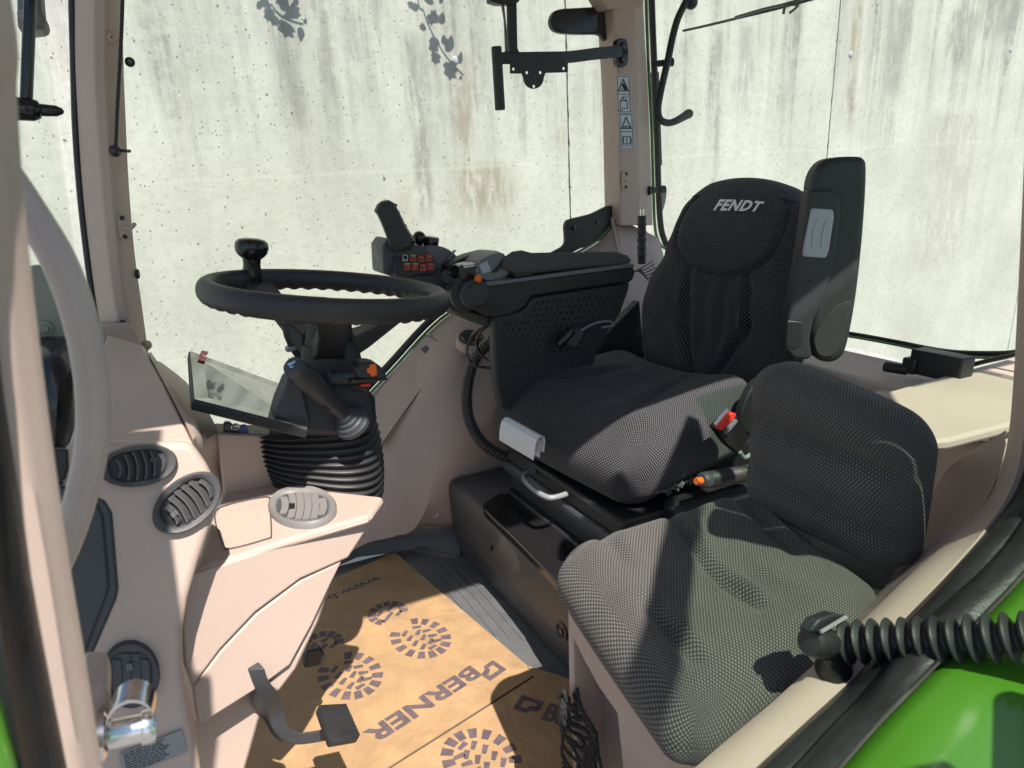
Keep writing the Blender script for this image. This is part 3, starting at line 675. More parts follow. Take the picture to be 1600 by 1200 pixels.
# ------------------------------------------------------------------ padded shapes with a cloth map
def pad_mesh(name, h, r, N, warp, mats):
    """rounded block of half sizes h, edge radius r, bent by warp(x, y, z); UV runs over it in metres like cloth"""
    hx, hy, hz = h; mb = MB(); key = {}
    def lin(hh, n):
        return [-hh+2*hh*i/n for i in range(n+1)]
    nx, ny, nz = N
    X, Y, Z = lin(hx, nx), lin(hy, ny), lin(hz, nz)
    def vert(p):
        k = (round(p[0], 6), round(p[1], 6), round(p[2], 6))
        if k in key: return key[k]
        q = [max(-(hh-rr), min(hh-rr, c)) for c, hh, rr in zip(p, h, r)]
        d = [(c-a)/rr for c, a, rr in zip(p, q, r)]; l = math.sqrt(sum(c*c for c in d)) or 1
        m_ = max(abs(c) for c in d) or 1
        s_ = m_/l
        pos = [a+c*s_*rr for a, c, rr in zip(q, d, r)]
        mb.v.append(V(warp(*pos))); key[k] = len(mb.v)-1; return key[k]
    def face(pts, uv):
        mb.f.append([vert(p) for p in pts]); mb.m.append(0); mb.uv[len(mb.f)-1] = uv
    k = .8
    for i in range(nx):
        for j in range(ny):
            q = [(X[i], Y[j]), (X[i+1], Y[j]), (X[i+1], Y[j+1]), (X[i], Y[j+1])]
            face([(a, b_, hz) for a, b_ in q], [(a, b_) for a, b_ in q]); face([(a, b_, -hz) for a, b_ in q[::-1]], [(a, b_) for a, b_ in q[::-1]])
        for j in range(nz):
            q = [(X[i], Z[j]), (X[i+1], Z[j]), (X[i+1], Z[j+1]), (X[i], Z[j+1])]
            for s_ in (-1, 1): face([(a, s_*hy, b_) for a, b_ in (q if s_ < 0 else q[::-1])], [(a, s_*(hy+(hz-b_)*k)) for a, b_ in (q if s_ < 0 else q[::-1])])
    for i in range(ny):
        for j in range(nz):
            q = [(Y[i], Z[j]), (Y[i+1], Z[j]), (Y[i+1], Z[j+1]), (Y[i], Z[j+1])]
            for s_ in (-1, 1): face([(s_*hx, a, b_) for a, b_ in (q if s_ > 0 else q[::-1])], [(s_*(hx+(hz-b_)*k), a) for a, b_ in (q if s_ > 0 else q[::-1])])
    return mesh_of(mb, name, mats)
def lerp(a, b_, t): return a+(b_-a)*t
def bil(c, s, t): return c[0].lerp(c[1], s).lerp(c[2].lerp(c[3], s), t)
def gauss(x, w_): return math.exp(-(x/w_)**2)
def crease(s, t, a, b_, depth, w_):
    """a soft fold along the line a-b in (s,t)"""
    ax, ay = a; bx, by = b_; dx, dy = bx-ax, by-ay; L2 = dx*dx+dy*dy
    q = max(0, min(1, ((s-ax)*dx+(t-ay)*dy)/L2)); d = math.hypot(s-ax-q*dx, t-ay-q*dy)
    side = ((s-ax)*dy-(t-ay)*dx)/math.sqrt(L2)
    return -depth*gauss(d, w_)*math.sin(math.pi*min(1, max(0, .12+.88*q)))**.6 + .45*depth*gauss(d-w_*1.6, w_)*(1 if side > 0 else .3)*math.sin(math.pi*q)

# ------------------------------------------------------------------ passenger seat
ps = T('passenger_seat', 'small patterned grey cloth passenger seat beside the open door, its cushion in sun', 'passenger seat', (.40, -.54, .40))
PC = (AZ(866, 842, .485), AZ(1172, 748, .525), AZ(1080, 1130, .455), AZ(1392, 908, .500))
def st_of(px, py, z=.49):
    w_ = AZ(px, py, z); best = None
    for i in range(61):
        for j in range(61):
            q = bil(PC, i/60, j/60); d = (q.x-w_.x)**2+(q.y-w_.y)**2
            if best is None or d < best[0]: best = (d, i/60, j/60)
    return best[1], best[2]
PCR = [(st_of(*a), st_of(*b_), d, w_) for a, b_, d, w_ in (((1045, 806), (1110, 885), .017, .030), ((1105, 878), (1195, 945), .017, .032), ((1012, 922), (1100, 1012), .017, .034), ((1146, 788), (1260, 878), .016, .034), ((940, 822), (985, 880), .010, .035), ((1075, 800), (1150, 860), .007, .05), ((1020, 850), (1060, 960), .006, .05), ((1150, 880), (1240, 930), .006, .05))]
def p_cush(x, y, z):
    s, t = (x/.18+1)/2, (1-(y/.17+1)/2)
    p = bil(PC, s, t)
    up = z/.055
    f = 0
    if z > 0:
        e = max(0, 1-max(abs(x)/.18, abs(y)/.17))**.4
        f += -.012*gauss(t-.5, .26)*min(1, s*1.4)*e + .012*gauss(s-.06, .12)*e
        for a, b_, d, w_ in PCR:
            f += crease(s, t, a, b_, d, w_)*min(1, e*2.2)
        f += .0025*mnoise.noise(V((x*22, y*22, 3)))*e
    drop = .012*max(0, .3-s)  # front edge rolls down
    bul = .012*(1-up*up)
    c = bil(PC, .5, .5); d = V((p.x-c.x, p.y-c.y, 0)); d = d.normalized() if d.length > 1e-6 else d
    edge = max(abs(x)/.18, abs(y)/.17)
    return p+V((0, 0, z-.055+f-drop))+d*bul*max(0, edge-.8)*5
OB('cushion', pad_mesh('cushion', (.18, .17, .055), (.060, .044, .05), (64, 60, 16), p_cush, [M['fab_pas']]), None, ps)
BA = AZ(1150, 757, .525); BB = AZ(1402, 906, .498)       # foot of the backrest front face, far and near end
b_l = (BB-BA); b_l.z = 0; b_l.normalize(); b_b = V((-b_l.y, b_l.x, 0)); b_b = b_b if b_b.x > 0 else -b_b
b_w = (V((BB.x, BB.y, 0))-V((BA.x, BA.y, 0))).length/2
def p_back(x, y, z):
    # x across (far -> near), y thickness (front -> back), z up
    v_ = (z/.125+1)/2; u = x/b_w
    lean = -.012*v_
    taper = 1-.03*v_*v_-.02*(1-v_)
    f = 0
    if y < 0:
        e = max(0, 1-max(abs(u), abs(z/.125)))**.5
        f = .016*gauss(v_-.66-.05*u, .06)*min(1, e*2.2) + .012*gauss(v_-.30+.04*u, .06)*min(1, e*2) - .014*gauss(v_-.95, .2)*e - .010*gauss(u, .9)*gauss(v_-.45, .12)*e
        f += .010*gauss(u-.72, .13)*gauss(v_-.45, .35)*e*0
        f += .003*mnoise.noise(V((x*18, z*18, 7)))*e
    c = (BA+BB)/2
    return V((c.x, c.y, .485))+b_l*(x*taper)+b_b*(.045+y+lean+f)+V((0, 0, .125+z-.012*abs(u)**3*(1 if z > 0 else 0)-.02*u*v_))
OB('backrest', pad_mesh('backrest', (b_w, .052, .125), (.052, .046, .046), (54, 16, 48), p_back, [M['fab_pas']]), None, ps)
# beige storage box that carries it
bx_ = T('storage_box', 'beige storage box with open side pocket under the passenger seat', 'storage box', (.42, -.54, 0))
c0, c1 = AY(893, 952, -.365), AX(1080, 1215, .205)
mb = MB()
x0, x1, y0, y1, zt = .232, .66, -.70, -.372, .415
mb.box(((x0+.012+x1)/2+.02, (y0+y1)/2, .2), (x1-x0-.05, y1-y0, .40))
OB('body', mb, M['beige'], bx_, bevel=.006)
def bp(px, py): return AP(px, py, (x0+.006, -.5, .3), (-.97, -.24, 0))
fr_o = [(892, 950), (893, 1075), (908, 1290), (1010, 1290), (985, 1185), (968, 1100), (930, 1040), (905, 985)]
outer = [bp(x, y) for x, y in ((890, 940), (892, 1080), (905, 1330), (1250, 1330), (1190, 1180), (1100, 1130), (1000, 1060), (930, 985))]
inner = [bp(x, y) for x, y in ((899, 998), (899, 1080), (912, 1320), (985, 1320), (974, 1190), (966, 1112), (938, 1072), (916, 1032))]
nb = V((-.97, -.24, 0))
mb = MB(); mb.ring_loft([[p+nb*-.012 for p in outer], [p+nb*.004 for p in outer], [p+nb*.004 for p in inner], [p-nb*.10 for p in inner]], caps=False)
mb.prism([p-nb*.10 for p in inner], -nb*.006)
OB('front_panel', mb, M['beige'], bx_, bevel=.003)
rim = [bp(x, y) for x, y in ((896, 984), (896, 1080), (910, 1325), (992, 1325), (981, 1190), (972, 1106), (940, 1060), (912, 1018))]
mb = MB(); mb.tube(rim, .004, 8, closed=True); OB('pocket_rim', mb, M['beige'], bx_)
# net over the pocket
net = T('storage_net', 'black knotted cord net hanging slack over the beige side pocket', 'net', bp(910, 1120)+nb*.02)
def nb_pt(u, v_): # u across 0..1, v down 0..1
    x = lerp(lerp(892, 905, v_), lerp(903, 985, v_), u)-8*math.sin(v_*3)*(1-u); y = lerp(1072, 1235, v_)+10*math.sin(u*3.1)
    return bp(x, y)+nb*(.012+.010*math.sin(u*5+v_*4)+.006*math.sin(v_*11))
for k in range(7):
    pts = [nb_pt(max(0, min(1, k/6+.10*math.sin(j*.9+k))), j/12) for j in range(13)]
    mb = MB(); mb.tube(cr(pts, 4), [.0022+.0012*abs(math.sin(i*.8)) for i in range(len(cr(pts, 4)))], 6); OB('cord', mb, M['cord'], net)
for k in range(9):
    pts = [nb_pt(j/8, min(1, k/9+.12*math.sin(j*1.3+k)*.4+j*.018)) for j in range(9)]
    mb = MB(); mb.tube(cr(pts, 4), [.0020+.0012*abs(math.sin(i*.7+k)) for i in range(len(cr(pts, 4)))], 6); OB('cord', mb, M['cord'], net)
mb = MB(); random.seed(3)
for k in range(16):
    p = nb_pt(random.random(), random.random()*.8+.05); mb.sphere(p, .0042, 8, 6, (1, 1, 1.3))
mb.tube(cr([bp(886, 1078)+nb*.02, bp(895, 1070)+nb*.02, bp(901, 1085)+nb*.02], 4), .004, 6)
OB('knot', mb, M['cord'], net, kind='stuff')

# ------------------------------------------------------------------ driver's seat
ds = T('driver_seat', 'black woven cloth driver seat with white lettering on its tall back', 'driver seat', (.78, .10, .22))
DC = (V((.475, .378, .54)), V((.93, .38, .575)), V((.545, -.140, .525)), V((.955, -.112, .60)))
def d_cush(x, y, z):
    s, t = (x/.23+1)/2, 1-(y/.265+1)/2
    p = bil(DC, s, t); f = 0
    edge = max(abs(x)/.23, abs(y)/.265); e = max(0, 1-edge)**.45
    if z > 0:
        f += -.022*gauss(t-.5, .24)*e*min(1, .35+s) + .012*gauss(t-.88, .10)*min(1, 1.4*s)+.010*gauss(t-.12, .1)*min(1, s*1.3)
        for a, b_, d, w_ in (((.22, .78), (.80, .66), .012, .03), ((.22, .22), (.80, .34), .010, .03), ((.12, .60), (.5, .56), .005, .05), ((.3, .5), (.9, .5), .004, .06)): f += crease(s, t, a, b_, d, w_)*min(1, e*2)
        f += .0025*mnoise.noise(V((x*16, y*16, 1)))*e
    f -= .03*max(0, .22-s)/.22*(.5+.5*(z/.097))
    up = z/.097
    c = bil(DC, .5, .5); d = V((p.x-c.x, p.y-c.y, 0)); d = d.normalized() if d.length > 1e-6 else d
    return p+V((0, 0, z-.097+f))+d*(.016*(1-up*up)*max(0, edge-.75)*4) + V((.020*max(0, .3-s)*(up-.2), 0, 0))*-1
cush = OB('cushion', pad_mesh('cushion', (.23, .265, .097), (.09, .075, .082), (60, 64, 22), d_cush, [M['fab_drv']]), None, ds)
A8 = math.radians(9); d_d = V((math.cos(A8), math.sin(A8), 0)); d_l = V((math.sin(A8), -math.cos(A8), 0))
DB = V((.968, .122, 0))     # foot of the backrest, centre of its front face
def tab(z, T_):
    for (a, va), (b_, vb) in zip(T_, T_[1:]):
        if z <= b_: 
            q = (z-a)/(b_-a); q = q*q*(3-2*q); return va+(vb-va)*max(0, q)
    return T_[-1][1]
HW = [(.50, .205), (.58, .235), (.68, .252), (.76, .240), (.84, .205), (.90, .190), (.97, .184), (1.04, .172)]
DX = [(.50, .0), (.70, .018), (.85, .05), (1.04, .115)]
def back_at(u, z, y):
    """point on the backrest: u -1 far .. 1 near, z height, y behind the front face"""
    return DB+d_l*(u*tab(z, HW))+d_d*(tab(z, DX)+y)+V((0, 0, z))
def d_back(x, y, z):
    u = x/.24; v_ = (z/.275+1)/2; zz = .485+.55*v_
    f = 0; e = max(0, 1-max(abs(u), abs(v_*2-1)))**.5
    if y < 0:
        f += .026*(1-abs(u)**2.2)*gauss(v_-.33, .30)*min(1, e*3)                # hollow between the bolsters
        for a, b_, d, w_ in (((.30, -.30), (.60, -.42), .016, .045), ((.08, -.14), (.40, -.46), .017, .04), ((.12, -.16), (.58, -.20), .0, .05), ((.08, .14), (.40, .46), .017, .04), ((.30, .42), (.62, .36), .016, .045),
                            ((.16, -.10), (.56, -.12), .004, .05), ((.16, .10), (.56, .12), .004, .05), ((.16, .28), (.56, .30), .004, .05)):
            f -= crease(v_, u, a, b_, d, w_)*min(1, e*2)
        # seam round the head section
        q = (u/.80)**2+((v_-.80)/.235)**2
        if v_ < .93: f += .010*gauss(q-1, .10)*min(1, e*3)
        if q < 1 or v_ > .93: f -= .006*min(1, e*2)
        f += .002*mnoise.noise(V((x*16, z*16, 5)))*e
    top = max(0, v_-.86)/.14
    p = back_at(u, zz, .055+y+f)
    return p+V((0, 0, -.040*u*u*top-.012*u*top))
bk = OB('backrest', pad_mesh('backrest', (.24, .055, .275), (.085, .052, .085), (60, 16, 96), d_back, [M['fab_drv']]), None, ds)
# lettering sewn to the head section
def text_mesh(body, size, weight=0, shear=0, space=1.0):
    c = bpy.data.curves.new('print', 'FONT'); c.body = body; c.size = size; c.offset = weight; c.shear = shear; c.align_x = 'LEFT'; c.space_character = space
    c.resolution_u = 3; o = bpy.data.objects.new('tmp', c); COL.objects.link(o); dg = bpy.context.evaluated_depsgraph_get(); dg.update()
    me = bpy.data.meshes.new_from_object(o.evaluated_get(dg)); bpy.data.objects.remove(o); return me
def place_text(name, body, size, o_, xd, yd, m, parent, weight=0, shear=0, thick=.0006, space=1.0, sx=1):
    me = text_mesh(body, size, weight, shear, space); n_ = V(xd).cross(V(yd)).normalized(); mb = MB()
    vs = [V(o_)+V(xd)*(v_.co.x*sx)+V(yd)*v_.co.y for v_ in me.vertices]
    mb.add(vs, [tuple(p.vertices) for p in me.polygons]); bpy.data.meshes.remove(me)
    ob = OB(name, mb, m, parent, smooth=False, recalc=False)
    if thick: q = ob.modifiers.new('solid', 'SOLIDIFY'); q.thickness = thick; q.offset = 1
    return ob
me = text_mesh('FENDT', .036, .0013, .28, 1.12); mb = MB()
for v_ in me.vertices:
    u = -.28+v_.co.x/.172; z = .956+v_.co.y; vv = (z-.485)/.55; q = max(0, vv-.86)/.14
    mb.v.append(back_at(u, z, -.0085)+V((0, 0, -.040*u*u*q-.012*u*q)))
mb.f = [list(p.vertices) for p in me.polygons]; mb.m = [0]*len(mb.f); bpy.data.meshes.remove(me)
fe = OB('lettering', mb, M['white_print'], bk, smooth=False, recalc=False); q = fe.modifiers.new('solid', 'SOLIDIFY'); q.thickness = .0008; q.offset = 0
# stacked suspension under the cushion
def slab_px(name, pts, z, th, m, par, bev=.01):
    mb = MB(); mb.prism([AZ(x, y, z) for x, y in pts], (0, 0, -th)); return OB(name, mb, m, par, bevel=bev, seg=3)
mb = MB(); mb.box((.74, .10, .33), (.44, .50, .045)); OB('cushion_pan', mb, M['black'], ds, bevel=.01)
mb = MB(); mb.box((.745, .10, .292), (.46, .53, .035)); OB('slide_rail', mb, M['mid'], ds, bevel=.012, seg=3)
mb = MB(); mb.box((.745, .10, .245), (.43, .50, .06)); OB('suspension_cover', mb, M['dark'], ds, bevel=.012, seg=3)
mb = MB(); mb.box((.72, .10, .220), (.42, .46, .03)); OB('suspension_base', mb, M['black'], ds, bevel=.006)
# bail handle of the fore-and-aft slide
hp = [(875, 728), (845, 733), (826, 738), (819, 747), (829, 760), (850, 775), (868, 777), (905, 765)]
pts = [AZ(x, y, .335) for x, y in hp]
mb = MB(); mb.tube(cr(pts, 6), .0068, 10); OB('slide_handle', mb, M['alu'], ds)
# folded white papers in the torn front of the cushion
pap = T('folded_papers', 'folded white paper bundle stuck in the front of the black driver seat cushion', 'papers', AY(830, 680, .20))
pfn = V((-.975, -.22, 0)); pfp = (DC[0]+DC[2])/2+V((-.034, -.008, 0))
fa, fb = AP(804, 650, pfp, pfn), AP(859, 680, pfp, pfn)
ax = (fb-fa).normalized(); dn = AP(806, 690, pfp, pfn)-fa; dn = (dn-ax*dn.dot(ax)).normalized(); ou = ax.cross(dn).normalized()
if ou.x > 0: ou = -ou
ln = (fb-fa).length
for k, (r_, dd) in enumerate(((.017, 0), (.012, .0))):
    prof = [(.0, .046), (.0, .02), (.004, .006), (.014, 0), (.026, .004), (.030, .016), (.030, .044)] if k == 0 else [(.006, .06), (.006, .024), (.011, .013), (.016, .010), (.021, .014), (.024, .024), (.024, .058)]
    rows = [[fa+ax*(q-.006*k)+ou*(.020-x+.022)+dn*(y-.004) for x, y in prof] for q in (0, ln*.33, ln*.66, ln)]
    mb = MB(); mb.shell(rows, ou*.0014); OB('sheet', mb, M['white'], pap)
# torn edge threads
mb = MB(); random.seed(5)
for k in range(40):
    t = random.random(); p = AP(lerp(786, 815, t), lerp(683, 702, t), pfp, pfn); mb.tube([p, p+V((random.uniform(-.01, .004), random.uniform(-.012, .012), random.uniform(-.008, .008)))], .0011, 4)
for k in range(60):
    t = random.random(); p = AY(lerp(1022, 1088, t), lerp(766, 742, t), -.125)+V((0, -.015, 0)); d = V((random.uniform(-.022, .022), random.uniform(-.012, .004), random.uniform(-.009, .009)))
    mb.tube([p, p+d*.5+V((0, 0, .003)), p+d], .0010, 4)
OB('frayed_thread', mb, M['thread'], ds, kind='stuff')
# raised armrest on the near side
ar = T('armrest', 'black padded armrest folded upright beside the driver seat back', 'armrest', AY(1290, 560, -.20))
out_px = [(1268, 300), (1272, 275), (1284, 255), (1302, 246), (1340, 244), (1353, 248), (1357, 265), (1354, 330), (1347, 410), (1338, 480), (1326, 540), (1316, 560), (1298, 568), (1278, 562), (1268, 545), (1266, 520), (1272, 440), (1276, 390), (1274, 340), (1270, 315)]
NA = V((-.55, -.80, .0)).normalized(); PA = AY(1300, 420, -.21)
P1 = [AP(x, y, PA, NA) for x, y in out_px]
mb = MB(); mb.prism(cr(P1, 3, True), -NA*.065); pad_ = OB('pad', mb, M['seat_shell'], ar, bevel=.016, seg=4)
e_px = [(1272, 540), (1274, 520), (1290, 495), (1308, 478), (1328, 470), (1330, 480), (1322, 520), (1312, 545), (1298, 558), (1280, 556)]
mb = MB(); mb.prism(cr([AP(x, y, PA+NA*.004, NA) for x, y in e_px], 3, True), -NA*.01); OB('foam_end', mb, M['foam'], ar, bevel=.004)
f_px = [(1264, 297), (1302, 297), (1312, 310), (1314, 340), (1306, 400), (1292, 455), (1272, 500), (1266, 530), (1270, 558), (1262, 562), (1240, 560), (1226, 545), (1229, 510), (1242, 440), (1253, 380)]
mb = MB(); mb.prism([AP(x, y, PA+NA*.012, NA) for x, y in f_px], -NA*.05); OB('hinge_arm', mb, M['dark'], ar, bevel=.006, seg=3)
i_px = [(1268, 325), (1303, 327), (1304, 340), (1296, 392), (1291, 404), (1254, 401), (1257, 380), (1264, 345)]
ii = [AP(x, y, PA+NA*.016, NA) for x, y in i_px]
mb = MB(); mb.prism(ii, -NA*.02); ins = OB('grip_insert', mb, M['insert'], ar, bevel=.005, seg=3)
c_ = sum(ii, V())/len(ii)
for dx in (-.007, .012):
    mb = MB(); up_ = (AP(1285, 330, PA, NA)-AP(1272, 400, PA, NA)).normalized(); sd = up_.cross(NA).normalized()
    mb.prism(cr([c_+NA*.0005+sd*(dx+.0055*math.cos(a))+up_*(.030*math.sin(a)) for a in [2*math.pi*k/14 for k in range(14)]], 1, True), NA*.0012); OB('grip_pad', mb, M['insert'], ins, bevel=.001)
for x, y in ((1268, 314), (1287, 314), (1266, 437)):
    mb = MB(); mb.lathe([(.0042, 0), (.0042, .0012), (0, .0012)], AP(x, y, PA+NA*.012, NA), NA, 12); OB('screw_hole', mb, M['gloss'], ar)
mb = MB(); mb.prism([AP(x, y, PA+NA*.013, NA) for x, y in ((1231, 501), (1254, 503), (1254, 540), (1240, 548), (1228, 540))], -NA*.004); OB('hinge_cover', mb, M['black'], ar, bevel=.002)
# recliner bracket and lap-belt buckle
mb = MB(); mb.prism(cr([AY(x, y, -.165) for x, y in ((1198, 590), (1212, 600), (1206, 625), (1196, 650), (1187, 684), (1176, 682), (1160, 668), (1158, 650), (1166, 626), (1180, 600))], 3, True), (0, .02, 0)); OB('recliner_bracket', mb, M['black'], ds, bevel=.004)
mb = MB(); mb.box((.84, -.165, .315), (.42, .06, .13)); OB('gap_shade_box', mb, M['black'], ds, bevel=.015)  # black box added to darken the gap where lit surfaces showed
mb = MB(); mb.box((.88, -.065, .44), (.34, .05, .19)); OB('gap_shade_backing', mb, M['black'], ds, bevel=.015)  # black box put in to cover a sunlit patch in the gap
mb = MB(); mb.box((.62, -.53, .435), (.22, .33, .05)); OB('seat_base', mb, M['black'], ps, bevel=.01)
bc = T('seat_belt_buckle', 'black seat belt buckle with bright red release button', 'belt buckle', AY(1150, 700, -.20))
q = [AY(x, y, -.205) for x, y in ((1117, 664), (1148, 642), (1172, 690), (1142, 706))]
bn = (q[1]-q[0]).cross(q[2]-q[1]).normalized(); bn = bn if bn.y < 0 else -bn
mb = MB(); mb.prism([AY(x, y, -.205) for x, y in ((1119, 669), (1149, 645), (1160, 658), (1171, 688), (1153, 709), (1136, 694))], -bn*.022); OB('housing', mb, M['gloss'], bc, bevel=.003)
mb = MB(); mb.prism([AY(x, y, -.209)+bn*.003 for x, y in ((1120, 667), (1142, 644), (1149, 646), (1148, 651), (1128, 672), (1123, 672))], -bn*.012); OB('release_button', mb, M['red'], bc, bevel=.002)
for k in range(6):
    a = AY(lerp(1118, 1135, k/5), lerp(661, 641, k/5), -.209)+bn*.001; mb = MB(); mb.box(a, (.004, .006, .007), Matrix.Rotation(.5, 3, 'Y')); OB('button_rib', mb, M['white_print'], bc, bevel=.0008)
mb = MB(); mb.prism([AY(x, y, -.209)+bn*.002 for x, y in ((1131, 676), (1150, 655), (1152, 658), (1134, 679))], -bn*.01); OB('latch_slot', mb, M['grey'], bc)
mb = MB(); mb.tube(cr([AY(1156, 706, -.20), AY(1163, 715, -.195), AY(1174, 708, -.19), AY(1182, 692, -.185), AY(1186, 682, -.18)], 5), .0045, 8); mb.lathe([(.012, 0), (.012, .004), (.006, .005), (.006, .008), (0, .008)], AY(1176, 708, -.19), (0, -1, 0), 16); OB('anchor', mb, M['alu'], bc)
# adjuster lever with an orange button
lv = T('adjuster_lever', 'black grip lever with orange push button beside the driver cushion', 'lever', AZ(1130, 745, .40))
LA, LB = AY(1096, 751, -.235), AY(1182, 736, -.215); ld = (LB-LA).normalized(); ll = (LB-LA).length
mb = MB(); mb.lathe([(.006, -.002), (.0135, .0), (.0165, .006), (.017, .014), (.0165, .02)], LA, ld, 20); OB('collar', mb, M['mid'], lv); mb = MB(); mb.lathe([(.0165, ll*.76), (.0168, ll*.85), (.0165, ll), (.010, ll+.004)], LA, ld, 20); OB('end_collar', mb, M['mid'], lv)
mb = MB(); pr = []
for k in range(22): pr += [(.0170, .018+k*(ll*.74-.016)/22), (.0158, .018+(k+.5)*(ll*.74-.016)/22)]
mb.lathe(pr, LA, ld, 20); OB('grip', mb, M['rubber'], lv)
mb = MB(); mb.lathe([(.0001, -.016), (.0072, -.016), (.0078, -.014), (.0078, .004)], LA, ld, 18); OB('button', mb, M['orange'], lv, bevel=.0008)

# ------------------------------------------------------------------ seat pedestal
pd = T('seat_pedestal', 'dark plastic pedestal box under the driver seat with recessed bolts', 'seat pedestal', (.7, .14, 0))
f0, f1 = AX(697, 741, .405), AX(893, 957, .415)
a0, a1 = AZ(727, 880, .0), AZ(893, 1052, .0)
mb = MB(); ins_ = .02
front_top = [V((.410, .478, .236)), V((.410, -.30, .236))]
P = [V((.428, .470, 0)), V((.428, -.30, 0)), V((.424, -.30, .07)), V((.424, .470, .07)), V((.412, .474, .075)), V((.412, -.30, .075)), V((.405, -.30, .195)), V((.405, .476, .205)), V((.425, .478, .222)), V((.425, -.30, .212)), V((1.0, -.30, .222)), V((1.0, .478, .228))]
sec = lambda y, tz: [V((1.0, y, 0)), V((.428, y, 0)), V((.424, y, .068)), V((.414, y, .075)), V((.405, y, tz-.02)), V((.412, y, tz-.006)), V((.428, y, tz)), V((1.0, y, tz+.004))]
mb.ring_loft([sec(-.30, .205), sec(.0, .213), sec(.30, .222), sec(.478, .228)]); body = OB('body', mb, M['pedestal'], pd, bevel=.006, seg=3)
for x, y in ((769, 856), (877, 986)):
    p = AX(x, y, .4085); mb = MB(); mb.lathe([(.021, -.004), (.021, .002), (.017, .003), (.013, -.004), (.0, -.004)], p, (-1, 0, .05), 22); mb.lathe([(.006, -.006), (.006, .002), (0, .002)], p, (-1, 0, .05), 6, 1); OB('bolt', mb, [M['pedestal'], M['gloss']], pd)
# glossy trim round the suspension cut-out, filled in black for its shaded inside
mb = MB(); mb.prism(cr([AZ(x, y, .228) for x, y in ((755, 792), (760, 783), (800, 772), (900, 850), (960, 930), (940, 975), (900, 950), (862, 902), (800, 838), (762, 802))], 3, True), (0, 0, -.02)); OB('cutout_trim_fill', mb, M['gloss'], pd, bevel=.003)
# ------------------------------------------------------------------ dashboard
db = T('dashboard', 'beige moulded dashboard with three oval vents and one round vent around the steering column', 'dashboard', (-.22, -.1, 0))
PA0, PAN = V((-.28, -.25, .69)), V((0, -1, .30)).normalized()
def onA(px, py, d=0): return AP(px, py, PA0, PAN)+PAN*d
# end face
mb = MB(); e = [(100, 692), (299, 690), (322, 722), (345, 768), (330, 820), (310, 880), (294, 935), (285, 985), (286, 1050), (296, 1110), (312, 1190), (330, 1335), (80, 1335)]
mb.prism([onA(x, y) for x, y in e], -PAN*.10); OB('end_panel', mb, M['beige'], db, bevel=.010, seg=4)
# top
mb = MB(); mb.prism([AZ(x, y, .693) for x, y in ((106, 692), (301, 688), (252, 590), (236, 562), (226, 540), (168, 522), (140, 596))], (0, 0, -.05)); OB('top_panel', mb, M['beige'], db, bevel=.006, seg=3)
mb = MB(); a = [AZ(x, y, .695) for x, y in ((232, 552), (262, 606), (284, 648), (302, 687))]; b_ = [AZ(x, y, .665) for x, y in ((240, 556), (274, 606), (300, 648), (316, 684))]
mb.shell([cr(a, 3), [p.lerp(q, .5)+V((0, 0, .006)) for p, q in zip(cr(a, 3), cr(b_, 3))], cr(b_, 3)], (0, 0, -.02)); OB('edge_trim', mb, M['beige'], db)
# fold between the top and the column cowl
l_ = [AZ(242, 566, .66), AZ(270, 612, .66), AZ(300, 662, .64), AZ(304, 700, .60), AZ(316, 740, .55), AZ(347, 772, .51)]
r_ = [AZ(252, 566, .64), AZ(290, 596, .635), AZ(318, 632, .625), AZ(341, 676, .615), AZ(346, 720, .56), AZ(354, 770, .505)]
mb = MB(); mb.shell([cr(l_, 3), [p.lerp(q, .5)+V((0, -.006, .004)) for p, q in zip(cr(l_, 3), cr(r_, 3))], cr(r_, 3)], (0, .05, -.03)); OB('corner_fold', mb, M['beige'], db)
mb = MB(); mb.prism([AY(x, y, .02) for x, y in ((340, 677), (440, 681), (560, 690), (560, 800), (352, 800))], (0, .06, 0)); OB('cowl_back', mb, M['beige'], db, bevel=.004)
# cowl
Tz = .512
top = [AZ(x, y, Tz) for x, y in ((346, 772), (352, 763), (430, 757), (600, 775), (583, 800), (577, 806), (440, 846), (303, 892), (322, 830))]
bl, br = AZ(302, 894, Tz), AZ(578, 806, Tz); BN = V((.24, -.95, .20)).normalized()
def onB(px, py, d=0): return AP(px, py, bl, BN)+BN*d
mb = MB(); mb.prism(top, (0, 0, -.016)); OB('cowl_top', mb, M['beige'], db, bevel=.009, seg=4)
mb = MB(); mb.prism([onB(x, y) for x, y in ((300, 897), (440, 850), (577, 808), (572, 830), (545, 872), (470, 905), (400, 957), (345, 1015), (302, 1073), (290, 1040), (285, 985), (290, 935))], -BN*.07); OB('cowl_panel', mb, M['beige'], db, bevel=.004, seg=3)
mb = MB(); mb.prism([onB(x, y, -.0025) for x, y in ((302, 1076), (346, 1018), (401, 960), (470, 908), (536, 877), (520, 910), (490, 975), (455, 1040), (415, 1070), (330, 1124), (312, 1136), (306, 1110))], -BN*.07); OB('lower_cowl', mb, M['beige'], db, bevel=.003, seg=2)
mb = MB(); mb.prism([onB(x, y, -.012) for x, y in ((540, 870), (528, 905), (505, 975), (470, 1050), (440, 1090), (420, 1075), (470, 1020), (530, 860))], -BN*.05); OB('cowl_side', mb, M['beige'], db, bevel=.006)
mb = MB(); mb.prism([onB(x, y, -.06) for x, y in ((310, 1130), (420, 1065), (455, 1040), (440, 1120), (380, 1335), (320, 1335))], -BN*.05); OB('column_foot', mb, M['beige'], db, bevel=.006)
